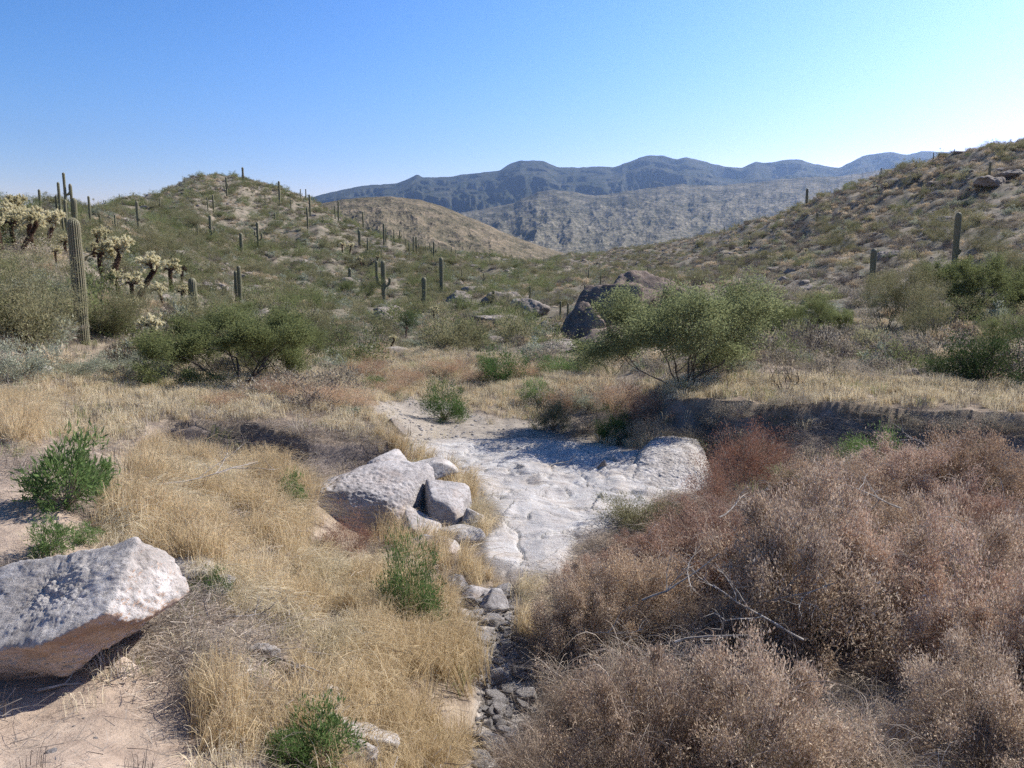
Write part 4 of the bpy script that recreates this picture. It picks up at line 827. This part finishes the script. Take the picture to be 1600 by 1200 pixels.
# reddish dry bushes
for px, by, ty, lab, wd in [(1150,760,668,"red-brown dry bush right of the white mound",.8),(1115,800,720,"red-brown dry bush beside the white mound's foot",.7),(1190,735,680,"red-brown dry bush at the foot of the shaded slope",.9),(540,870,805,"dark red dry bush in the hollow under the broad boulder",.8),(1230,800,760,"reddish dry bush among the brown brush",.9),
   (430,625,590,"reddish low bush under the dense mesquite",1.2),(500,632,598,"rusty low bush right of the one under the dense mesquite",1.6),(555,640,606,"rusty dry bush on the left terrace near the wash",1.5),(610,618,592,"rusty clump on the bank at the wash bend",1.4),(350,640,612,"rusty clump in the grass below the dense mesquite",1.5),(700,585,560,"rusty brush on the far bank behind the rounded green bush",1.8),(960,640,596,"rusty brush at the foot of the large mesquite, left",1.3),(575,590,560,"reddish dry bush left of the far bend",1.4),(740,600,575,"reddish dry bush beside the wash bush",1.2),(820,590,565,"reddish brush on the far bank",1.5),(640,600,575,"low reddish brush at the far left bank",1.3),(1010,660,610,"brown shrub in shade below the large mesquite",1.0),(880,645,608,"brown-red shrub above the slab's far edge",1.)]:
    by_px(S_rust if (by < 650) else S_red[RS.randint(2)], "red_dry_bush", px, by, ty, lab, "bush", wide=wd, ymin=3)
# the dry brush filling the right foreground
BR = [ # x, y, radius, height, kind(0 brush 1 tangled)
 (.85,4.9,.62,.78,0,"dry reddish-grey bush nearest the camera at the bottom centre right"),(1.55,4.75,.70,.80,0,"dry bush nearest the camera, right of its bottom centre neighbour"),(2.3,4.85,.66,.50,1,"tangled pale dry bush at the bottom right"),(3.3,5.1,.65,.70,0,"dark dry bush in the bottom right corner"),
 (.55,6.3,.50,.62,1,"tangled straw-coloured heap beside the cobbles at the bottom"),(1.1,6.6,.72,.62,1,"tangled heap of pale dry stems below the middle"),(1.7,6.5,.62,.45,1,"low tangled heap left of the dark hollow"),(4.3,6.5,.85,1.05,0,"tall dry bush at the right edge in front"),
 (.75,7.9,.55,.70,0,"rounded dry bush with an overhanging edge beside the cobbles"),(1.35,8.2,.68,.78,0,"rounded brown bush right of the cobbles"),(2.05,7.9,.66,.70,1,"greyish tangled bush at the centre of the brush"),(2.95,7.7,1.05,1.30,0,"large dark mounded bush above the hollow at the right"),(3.9,8.0,.85,1.1,0,"mounded dry bush right of the large dark one"),
 (5.0,8.3,.85,1.2,0,"dry bush at the right edge of the frame in the middle row"),(1.15,9.3,.55,.62,0,"brown dry bush bordering the lower end of the slab"),(2.0,9.6,.70,.9,0,"rounded brown dry bush at the middle of the brush"),(2.7,9.8,.80,1.0,0,"brown dry bush in the third row, centre right"),(3.7,9.9,.85,1.15,0,"grey-brown dry bush in the third row right"),
 (4.9,10.2,.9,1.25,0,"grey dry bush in the third row near the right edge"),(6.1,10.2,.9,1.3,0,"dry bush at the right edge in the third row"),(2.5,11.5,.5,.55,0,"dry bush between the olive bush and the brown mounds"),(2.9,11.6,.80,.95,0,"dry bush behind the middle of the brown mounds"),(4.0,11.8,.85,1.05,1,"tangled straw bush behind the green-tipped one"),
 (5.1,12.0,.95,1.45,0,"big pale pinkish dry bush right of the green one"),(6.3,12.2,1.0,1.6,0,"big pale pinkish dry bush close to the right edge"),(7.4,12.4,1.0,1.7,0,"tall pinkish dry bush at the right edge of the frame"),(3.1,13.0,.7,.75,1,"tangled straw bush at the foot of the shaded slope"),(6.6,13.8,.9,1.0,0,"pinkish dry bush under the right bank"),
 (7.8,14.0,.9,1.0,0,"pinkish dry bush under the right bank at the frame edge"),(5.3,13.6,.7,.85,0,"pale dry bush behind the big pinkish one"),(2.5,5.7,.50,.26,1,"low tangled grass heap in front of the dark hollow"),(4.6,5.7,.8,.9,0,"dark dry bush cut by the right edge at the bottom"),(.2,5.3,.45,.45,1,"tangled straw heap at the bottom centre"),(2.45,10.7,.55,.8,0,"reddish-brown bush in the middle distance of the brush"),(1.75,10.6,.45,.45,0,"brown bush at the slab's lower right edge")]
for i, (x, y, r, h, kd, lab) in enumerate(BR):
    v = S_brush[([0, 2, 3, 0, 2] if (x < 3.2 and y > 8.6) else [1, 4, 0, 1, 3] if y < 8.6 else [3, 0, 1, 3, 2])[i % 5]] if kd == 0 else S_tang[i % 2]
    plant("dry_bush", v[0], v[1], (x, y, float(H(x, y))-.04), RS.rand()*6.28, (r*.86, r*.86, h*(1.20 if y < 9 else .80 if y < 11.5 else .74)), lab, "bush", "dry bushes in the right foreground")
print("named", round(time.time()-T0, 1))
# ------------------------------------------------------------------ ground cover and hillside scrub
def stuff(name, protos, X, Y, Z, rz, sc, pick, label, cat, tilt=None, kind="stuff"):
    pc = bpy.data.collections.new(name + "_kinds")
    for i, m in enumerate(protos):
        pc.objects.link(bpy.data.objects.new("%s_%02d" % (name, i), m))
    me = bpy.data.meshes.new(name); n = len(X); me.vertices.add(n)
    me.vertices.foreach_set("co", np.stack([X, Y, Z], 1).astype(np.float32).ravel())
    rot = np.zeros((n, 3), np.float32); rot[:, 2] = rz
    if tilt is not None: rot[:, :2] = tilt
    a = me.attributes.new("rot", 'FLOAT_VECTOR', 'POINT'); a.data.foreach_set("vector", rot.ravel())
    sc = np.asarray(sc, np.float32); sc = np.repeat(sc[:, None], 3, 1) if sc.ndim == 1 else sc
    a = me.attributes.new("scl", 'FLOAT_VECTOR', 'POINT'); a.data.foreach_set("vector", sc.astype(np.float32).ravel())
    a = me.attributes.new("pick", 'INT', 'POINT'); a.data.foreach_set("value", np.asarray(pick, np.int32))
    o = link(bpy.data.objects.new(name, me)); tag(o, label, cat, kind=kind)
    ng = bpy.data.node_groups.new(name, 'GeometryNodeTree'); ng.interface.new_socket("Geometry", in_out='INPUT', socket_type='NodeSocketGeometry'); ng.interface.new_socket("Geometry", in_out='OUTPUT', socket_type='NodeSocketGeometry')
    N = ng.nodes; Lk = ng.links; gi = N.new("NodeGroupInput"); go = N.new("NodeGroupOutput"); ip = N.new("GeometryNodeInstanceOnPoints"); ci = N.new("GeometryNodeCollectionInfo")
    ci.inputs[0].default_value = pc; ci.inputs["Separate Children"].default_value = True; ci.inputs["Reset Children"].default_value = True
    def na(nm, ty):
        q = N.new("GeometryNodeInputNamedAttribute"); q.data_type = ty; q.inputs[0].default_value = nm; return q.outputs[0]
    mp = N.new("GeometryNodeMeshToPoints"); Lk.new(gi.outputs[0], mp.inputs[0]); Lk.new(mp.outputs[0], ip.inputs["Points"]); Lk.new(ci.outputs[0], ip.inputs["Instance"])
    ip.inputs["Pick Instance"].default_value = True; Lk.new(na("pick", 'INT'), ip.inputs["Instance Index"]); Lk.new(na("rot", 'FLOAT_VECTOR'), ip.inputs["Rotation"]); Lk.new(na("scl", 'FLOAT_VECTOR'), ip.inputs["Scale"])
    Lk.new(ip.outputs[0], go.inputs[0]); md = o.modifiers.new("scatter", 'NODES'); md.node_group = ng
    return o
def tuft(seed, n=45, h=.5, spread=.10, bend=.5, w=.006, flop=0., mat=None, k_=5, seeds=0):
    rs = np.random.RandomState(seed); g = Geo(); a = rs.rand(n)*6.28; b = np.stack([np.cos(a), np.sin(a)], 1)*(rs.rand(n)[:, None]**.7)*spread
    hh = h*(.45+.6*rs.rand(n)); t = np.linspace(0, 1, k_); dr = rs.rand(n)*6.28; dv = np.stack([np.cos(dr), np.sin(dr)], 1)*.5 + b/spread*.7 + np.array([flop, flop*.4])
    P = np.zeros((n, k_, 3)); ex = (t**1.8)[None, :, None]*dv[:, None]*(hh*bend*(.4+rs.rand(n)))[:, None, None]
    P[:, :, :2] = b[:, None] + ex; dz = np.sin(t*np.pi/2*np.clip(1+bend*.5, 1, 1.75))[None]*hh[:, None]; P[:, :, 2] = dz*(1-.25*min(bend, 1)*t**2)-.01
    strips(g, P, w*(.7+.6*rs.rand(n)), rs)
    return g.mesh("tuft", mat)
def cand(n, y0, y1, rs, s0=-.78, s1=.78):
    y = np.sqrt(y0*y0 + (y1*y1-y0*y0)*rs.rand(n)); s = s0+(s1-s0)*rs.rand(n); return s*y, y
def vis(x, y, z, h, m=.004):
    q = (z+h-CAMZ)/y; return q > samp(RUNMAX, x, y) - m
def blob(px, py, L_):
    f = np.zeros(len(px))
    for cx, cy, rx, ry, v in L_:
        f = np.maximum(f, v*sst(1.25, .75, np.hypot((px-cx)/rx, (py-cy)/ry)))
    return f
def field(x, y):
    z = H(x, y); px, py = proj(x, y, z); return z, px, py
SLABW = samp  # noqa
def bare(x, y): return np.clip(samp(slabm, x, y)*1.3 + samp(bedm, x, y) + samp(sandm, x, y)*1.0 + samp(dirtm, x, y)*.9, 0, 1)
rs = np.random.RandomState(5)
# --- golden grass
GOLD = [(430,980,130,120,1),(540,950,90,60,.8),(640,1110,110,120,.9),(400,800,90,80,.75),(260,770,60,70,.7),(25,655,45,50,.9),(600,1010,110,100,1),(330,1130,70,90,.95),(210,830,60,40,.6),(700,1050,55,120,.9),(420,860,60,60,.8),(330,880,60,60,.7),(560,1170,120,60,.8),(640,870,60,50,.5),(720,745,45,40,.5),(745,800,20,60,.5),(640,690,60,50,.6),(330,760,90,50,.5),(740,930,40,50,.5),(820,950,30,60,.4)]
x, y = cand(60000, 3.6, 16, rs); z, px, py = field(x, y); p = blob(px, py, GOLD)*(1-blob(px, py, [(300,1010,100,75,.95),(385,1060,60,50,.8),(250,930,60,60,.8),(440,700,60,30,.8)]))*(1-bare(x, y))*(1-.85*samp(bankm, x, y)); p *= .06 + .94*sst(-.14, .20, fbm(x*1.3, y*1.3, 3.0, 3)+.10)
m = rs.rand(len(x)) < p*np.where(y < 9, .75, .5); x, y, z = x[m], y[m], z[m]
TG = [tuft(s, 46, .42, .09, b, .0055, f, M_straw) for s, b, f in ((1, .35, .2), (2, .6, .5), (3, .9, .9), (4, .5, -.3))] + [tuft(s, 46, .30, .12, b, .0055, f, M_pale) for s, b, f in ((5, 1.0, 1.2), (6, .8, .2))]
print("gold", len(x))
pk = rs.randint(0, 6, len(x)); pk = np.where((fbm(x*.7, y*.7, 8., 2) > .12), 4+rs.randint(0, 2, len(x)), rs.randint(0, 4, len(x)))
stuff("golden_grass", TG, x, y, z, rs.normal(size=len(x))*.55-.6+2.2*fbm(x*.6, y*.6, 40., 2), (.45+.85*rs.rand(len(x))**1.3)*np.where(y < 6, .85, 1.)*(1+.35*fbm(x*1.1, y*1.1, 60., 2)), pk, "tall golden dry grass covering the left bank of the wash", "grass", rs.normal(size=(len(x), 2))*.22)
# --- pale terrace grass
PALE = [(350,620,320,38,.95),(560,650,70,40,1),(130,640,150,50,.7),(700,615,90,25,.7),(1400,616,330,20,1.),(1130,608,120,14,1),(860,600,90,22,.8),(800,640,60,40,.6),(620,570,120,30,.6),(1250,600,160,12,.8),(1600,625,60,22,1),(780,575,160,20,.6),(640,600,60,30,.6),(1060,690,90,30,.5),(1010,700,60,20,.5),(60,600,80,30,.5),(1300,770,90,20,.6)]
x, y = cand(120000, 11, 36, rs); z, px, py = field(x, y); p = blob(px, py, PALE)*(1-bare(x, y))*(1-.9*samp(bankm, x, y))*(.4+.6*sst(-.3, .2, fbm(x*.8, y*.8, 1.0, 3)+.1))
m = (rs.rand(len(x)) < p*.38) & vis(x, y, z, .3); x, y, z = x[m], y[m], z[m]; print("pale", len(x))
TP = [tuft(s, 30, .27, .13, b, .010, f, M_pale) for s, b, f in ((11, .5, .1), (12, .8, .5), (13, .3, 0))] + [tuft(14, 30, .26, .12, .5, .010, .2, M_straw)]
stuff("pale_grass", TP, x, y, z, rs.rand(len(x))*6.28, .5+.6*rs.rand(len(x)), rs.choice(4, len(x), p=[.27, .27, .2, .26]), "short pale dry grass along both terraces above the wash", "grass", rs.normal(size=(len(x), 2))*.15)
# --- thin short grass and small dead stems everywhere else nearby
x, y = cand(90000, 3.2, 40, rs); z, px, py = field(x, y); p = (1-bare(x, y)*.97)*(.25+.75*sst(-.2, .3, fbm(x*.9, y*.9, 21.0, 3)))*np.where(y > 14, .8, 1)
m = (rs.rand(len(x)) < p*.28) & vis(x, y, z, .2); x, y, z = x[m], y[m], z[m]; print("short", len(x))
TS = [tuft(s, 26, .16, .12, .9, .005, 0, mm) for s, mm in ((21, M_pale), (22, M_litter), (23, M_litter), (24, M_ggrass))]
stuff("short_grass", TS, x, y, z, rs.rand(len(x))*6.28, (.6+.8*rs.rand(len(x)))*np.where(y > 14, 1.5, 1), rs.choice(4, len(x), p=[.34, .3, .24, .12]), "short sparse dry grass and dead stems on the open ground", "grass", rs.normal(size=(len(x), 2))*.2)
# --- twig litter: the grey thatch beside the boulder, under the brush and on the bank
def littermesh(seed, n=70, R=.3, ln=.14, w=.004, mat=M_litter, hz=.05):
    r = np.random.RandomState(seed); g = Geo(); c = np.concatenate([r.normal(size=(n, 2))*R*.5, np.abs(r.normal(size=(n, 1)))*hz+.008], 1); a = r.rand(n)*6.28
    d = np.stack([np.cos(a), np.sin(a), r.normal(size=n)*.25], 1)*(ln*(.4+r.rand(n)))[:, None]; t = np.linspace(-.5, .5, 3)[None, :, None]
    P = c[:, None] + d[:, None]*t; P[:, 1] += r.normal(size=(n, 3))*.012; P[:, :, 2] = np.maximum(P[:, :, 2], .004); strips(g, P, w*(.6+.8*r.rand(n)), r); return g.mesh("litter", mat)
LIT = [(310,1000,110,70,1),(350,1060,90,60,.9),(250,960,60,60,.7),(330,1100,60,60,.7),(380,1000,60,60,.5),(60,780,120,50,.6),(400,700,120,40,.9),(560,700,60,30,.9),(400,640,200,20,.4),(1300,680,320,30,.8),(1100,670,90,30,.8),(1300,1000,320,240,.9),(1000,1080,200,150,.9),(1200,850,300,80,.7),(700,960,40,60,.4),(360,850,80,70,.5),(420,760,90,50,.6)]
x, y = cand(40000, 3.2, 17, rs); z, px, py = field(x, y); p = (blob(px, py, LIT)*.8+.04)*(1-.75*samp(dirtm, x, y))*(1-samp(slabm, x, y))*(1-.6*samp(bedm, x, y)); m = rs.rand(len(x)) < p*.5; x, y, z = x[m], y[m], z[m]; print("litter", len(x))
stuff("twig_litter", [littermesh(s, mat=mm) for s, mm in ((1, M_litter), (2, M_litter), (3, M_twig))], x, y, z, rs.rand(len(x))*6.28, .6+.7*rs.rand(len(x)), rs.randint(0, 3, len(x)), "grey dead twigs and plant litter matted on the slopes", "litter")
# --- gravel
GV = []
for s in range(4):
    V, Fc = rock(500+s, 2, size=(1, .8, .6), rough=.1); GV.append(mesh("pebble", V*.5, Fc, M_cob, smooth=True))
x, y = cand(60000, 4, 27, rs); z, px, py = field(x, y); p = samp(bedm, x, y)*1.0 + samp(sandm, x, y)*.22 + samp(dirtm, x, y)*.06 + .012; m = (rs.rand(len(x)) < p) & (samp(slabm, x, y) < .3)
x, y, z = x[m], y[m], z[m]; print("gravel", len(x))
stuff("gravel", GV, x, y, z, rs.rand(len(x))*6.28, (.015+.05*rs.rand(len(x))**2.5)*np.where(y > 14, 1.6, 1), rs.randint(0, 4, len(x)), "loose gravel in the dry wash bed", "gravel")
# cobbles one can count
CB = []
for s in range(6):
    V, Fc = rock(520+s, 4, size=(1, .75, .55), rough=.08, fine=.02); CB.append(mesh("cobble", V, Fc, M_cob, smooth=True))
CLM = [(738,932,"the flat pinkish wash stone"),(775,952,"the large smooth wash stone"),(728,1000,"the pale round wash stone"),(760,940,"the angular wash stone"),(690,985,"the foot of the sparse green bush"),(735,1060,"the bending straw grass"),(835,1040,"the tangled heap by the cobbles"),(770,1190,"the bottom centre edge"),(800,1120,"the shaded middle of the stony bed"),(790,1000,"the stony bed's narrowest point"),(760,1110,"the left brink of the stony bed"),(830,1180,"the straw heap at bottom centre"),(790,925,"the lower lip of the white slab")]
n_ = 0
while n_ < 230:
    X_, Y_ = cand(1, 5.6, 10, rs, -.12, .05); px_, py_ = proj(X_, Y_, H(X_, Y_)); f = samp(bedm, X_, Y_)[0]
    if rs.rand() > f*.9: continue
    s_ = .025+.055*rs.rand()**2.2 if rs.rand() < .93 else .09+.05*rs.rand()
    o = put(CB[rs.randint(6)], "cobble", (X_[0], Y_[0], float(H(X_, Y_)[0])+s_*.25), rs.rand()*6.28, s_, None, (rs.normal()*.3, rs.normal()*.3))
    if s_ > .085: tag(o, where("larger grey cobble in the wash,", px_, py_, [(738,932,"the flat pinkish stone"),(775,952,"the large smooth grey stone"),(728,1000,"the pale round stone"),(640,985,"the tall sparse green bush"),(700,1060,"the bending straw grass"),(860,1060,"the tangled heap by the cobbles"),(775,1190,"the bottom centre of the frame")]), "stone", "larger cobbles in the wash bed")
    else:
        tag(o, where(("small" if s_ < .045 else "fist-sized") + " cobble", px_, py_, CLM), "stone", "small cobbles in the wash bed")
    n_ += 1
for i, (px_, py_, s_, lab) in enumerate([(738,932,.17,"flat pinkish stone at the top of the cobbles"),(775,952,.19,"large smooth grey stone at the top right of the cobbles"),(728,1000,.08,"pale round stone at the left side of the cobbles"),(760,940,.10,"angular stone between the two largest in the wash")]):
    x_, y_, z_ = at(px_, py_, 4); V, Fc = rock(540+i, 5, size=(1, .8, .5), rough=.08); o = put_rock(V*s_, Fc, M_cob if i else M_greyr, (x_, y_, z_+s_*.2), lab, .4*i, "stone")

# --- hillside scrub -------------------------------------------------------------
def hs(seed, mats, **k_): return shrub(seed, **k_).mesh("scrub", list(mats))
HK = {
 "bursage":  ([hs(s, (M_burs, M_twigd), R=.5, Hh=.40, clumps=26, n=900, L=.07, W=.028, nst=6) for s in (1, 2, 3)], "shrub", "grey-brown bursage"),
 "brittlebush": ([hs(s, (M_grey, M_twigd), R=.5, Hh=.42, clumps=24, n=900, L=.08, W=.035, nst=5) for s in (4, 5)], "shrub", "grey-green brittlebush"),
 "creosote": ([hs(s, (M_pv, M_twigd), R=.62, Hh=.85, clumps=30, n=1300, L=.09, W=.028, nst=14, up=.6, rag=.5) for s in (6, 7, 8)], "shrub", "olive-green open shrub"),
 "straw_clump": ([hs(s, (M_tan, M_twig), R=.42, Hh=.34, clumps=22, n=800, L=.11, W=.016, nst=3, up=.9) for s in (9, 10)], "grass clump", "straw-coloured grass clump"),
 "dark_scrub": ([hs(s, (M_twigd, M_twigd), R=.55, Hh=.5, clumps=24, n=800, L=.08, W=.018, nst=16, twig=120, rag=.5) for s in (12, 13)], "shrub", "dark leafless shrub"),
 "green_scrub": ([hs(s, (M_mesq, M_bark), R=.9, Hh=1.0, clumps=36, n=1900, L=.08, W=.030, nst=14, rag=.45) for s in (14, 15)], "shrub", "full green shrub"),
}
kinds = list(HK); PR = {"L": [.23, .24, .24, .10, .09, .10], "R": [.42, .10, .06, .20, .21, .01]}
allp = []
for (y0, y1, n, dens) in [(14, 34, 1500, 1), (34, 80, 4200, 1), (80, 170, 21000, 1), (170, 480, 90000, 1)]:
    x, y = cand(n, y0, y1, rs); z, px, py = field(x, y); keep = vis(x, y, z, 1.0, .002)*(px > -60)*(px < 1660)
    c = .5+.5*fbm(x/6+.0, y/6, 31.0, 3)
    keep &= rs.rand(len(x)) < (.20+.80*sst(.38, .58, c+.12*(fbm(x/2.2, y/2.2, 90., 2))))
    near_ = y < 34
    keep &= ~((abs(px-134) < 48) & (py > 525) & (py < 640)); keep &= ~(near_ & ((bare(x, y) > .1) | (py > 650) | ((py > 585) & (rs.rand(len(x)) < np.where(px > 1000, .93, .72))) | (blob(px, py, [(700,590,160,50,1)]) > rs.rand(len(x))*.9)))
    x, y, z, px, py = x[keep], y[keep], z[keep], px[keep], py[keep]
    left = px < 870 + rs.normal(size=len(x))*60
    kk = np.where(left, rs.choice(6, len(x), p=PR["L"]), rs.choice(6, len(x), p=PR["R"]))
    kk = np.where((py > 585) & ((kk == 2) | (kk == 5)), 0, kk); cl = fbm(x/14, y/14, 55.0, 2)   # patches of one kind
    kk = np.where((cl > .28) & (rs.rand(len(x)) < .6), 3, kk); kk = np.where((cl < -.28) & (rs.rand(len(x)) < .5), 2, kk)
    for a in zip(x, y, z, kk, left): allp.append(a)
allp.sort(key=lambda a: a[1])
cnt = {k_: 0 for k_ in kinds}; rest = []
LIM = {"bursage": 190, "brittlebush": 120, "creosote": 150, "straw_clump": 110, "dark_scrub": 90, "green_scrub": 70}
nind = 0
for (x, y, z, kk, left) in allp:
    kn = kinds[kk]; big = (.42+1.1*rs.rand()**1.7)*(1 if kn != "green_scrub" else 1.1)*(1+.15*(y > 100)); v = rs.randint(len(HK[kn][0])); rz = rs.rand()*6.28
    if cnt[kn] < LIM[kn]:
        cnt[kn] += 1; o = put(HK[kn][0][v], kn, (x, y, z-.03), rz, (big, big, big*(.8+.5*rs.rand())))
        side = "left" if left else "right"; dist = "near foot" if y < 30 else "lower part" if y < 60 else "upper part"
        ppx, ppy = proj(x, y, z); sz = "small " if big < .62 else "large " if big > .95 else ""
        tag(o, where(sz + HK[kn][2], ppx, ppy), HK[kn][1], "%s on the %s of the %s hillside" % (kn.replace("_", " "), dist, side)); nind += 1
    else: rest.append((x, y, z, kk, v, rz, big))
print("hill shrubs", len(allp), nind)
protos = []; offs = {}
for i, kn in enumerate(kinds): offs[i] = len(protos); protos += HK[kn][0]
rest = np.array(rest); pk = np.array([offs[int(a)] for a in rest[:, 3]]) + rest[:, 4].astype(int)
stuff("desert_scrub", protos, rest[:, 0], rest[:, 1], rest[:, 2]-.03, rest[:, 5], rest[:, 6], pk, "countless small shrubs covering the far parts of both hills and the valley", "scrub")
# loose rocks on the hills
x, y = cand(9000, 30, 330, rs); z, px, py = field(x, y); m = vis(x, y, z, .3)*(fbm(x/10, y/10, 77., 3) > .02); x, y, z = x[m], y[m], z[m]
HR = []
for s in range(4):
    V, Fc = rock(700+s, 3, size=(1, .8, .55), rough=.14); HR.append(mesh("hill_stone", V, Fc, M_hillr, smooth=False))
stuff("hillside_stones", HR, x, y, z, rs.rand(len(x))*6.28, .15+.75*rs.rand(len(x))**3, rs.randint(0, 4, len(x)), "scattered pale stones between the shrubs on the hills", "stones")

# ---- dead branches lying about -----------------------------------------------------
def branch(seed, L=1.0, r=.012, k_=8, forks=4, curl=.5):
    r_ = np.random.RandomState(seed); g = Geo()
    def go(p, d, ln, rr, lv):
        P = [p]; dd = d
        for i in range(k_-1): dd = nrm(dd + r_.normal(size=3)*.16*curl*2*np.array([1, 1, .5])); P.append(P[-1]+dd*ln/(k_-1))
        tube(g, np.array(P), np.linspace(rr, rr*.35, k_), 5)
        if lv:
            for j in range(forks): q = P[r_.randint(2, k_-1)]; go(q, nrm(dd + r_.normal(size=3)*.6), ln*.45, rr*.5, lv-1)
    go(np.zeros(3), np.array([1., 0, .10]), L, r, 2); return g.mesh("dead_branch", M_wood)
for i, (px_, py_, L_, rz, up, lab) in enumerate([(930,960,.9,-.5,.45,"bare crooked stem over the rounded bush beside the cobbles"),(1120,900,.8,.5,.8,"grey bare twig sticking out of the brown bushes"),(1250,1090,.9,2.8,.55,"pale crooked stem at the left of the dark hollow"),(1400,905,1.0,2.5,.95,"grey bare branch above the large dark mounded bush"),(1540,1010,.8,2.9,.8,"pale twig on the bush at the right edge"),(1050,1130,.7,.2,.75,"thin pale stem over the nearest dry bush"),(900,1030,.8,-.9,.3,"long thin straw stem bending over the cobbles' right side"),(720,862,1.15,.55,.03,"dark dead branch lying across the slab's left edge"),(1000,1050,.9,.3,.75,"pale dead branch arching over the tangled brush"),(1170,1040,.9,-.4,.65,"long pale dead branch in the brush right of the arching one"),(60,1085,.55,.3,.03,"thin pale twig on the dirt under the white boulder"),
   (230,780,1.4,.15,.15,"long thin dead stem reaching right from the left-hand bush"),(350,975,.35,.3,.06,"short white forked twig beside the grey thatch"),(320,1090,.5,.9,.05,"grey dead stick in the thatch right of the boulder"),(860,730,.5,.7,.04,"short dark stick on the middle of the slab"),(1480,760,1.4,1.9,.3,"dark bare stem standing out of the pinkish brush"),(1585,840,1.3,1.1,.3,"dark bare stem at the right edge of the brush"),(560,430,3.6,.4,.1,"fallen white dead trunk on the left slope"),(420,1035,.5,-.6,.05,"dark rotten stick at the edge of the golden grass")]):
    x_, y_, z_ = at(px_, py_, 3); o = put(branch(800+i, L_, .012 if L_ < 2 else .06), "dead_branch", (x_, y_, z_+up), rz, 1, None, (0, -.25 if up > .2 else 0)); tag(o, lab, "branch")
print("total", round(time.time()-T0, 1))
# ------------------------------------------------------------------ air: even haze in one closed box
hb_ = np.array([[a, b, c] for a in (-9000, 9000) for b in (-60, 15500) for c in (-700, 2300)], float)
hm = mesh("haze", hb_, np.array([[0,1,3,2],[4,6,7,5],[0,4,5,1],[2,3,7,6],[0,2,6,4],[1,5,7,3]]), bpy.data.materials.new("haze_mat"))
hz = link(bpy.data.objects.new("haze", hm)); tag(hz, "thin blue haze between the viewer and the mountains", "haze", kind="stuff")
mt = hm.materials[0]; mt.use_nodes = True; t_ = mt.node_tree; t_.nodes.clear(); pv = t_.nodes.new("ShaderNodeVolumePrincipled"); ot = t_.nodes.new("ShaderNodeOutputMaterial")
pv.inputs["Color"].default_value = (.42, .64, 1.0, 1); pv.inputs["Density"].default_value = 4.4e-5; pv.inputs["Anisotropy"].default_value = .6
t_.links.new(pv.outputs[0], ot.inputs["Volume"])
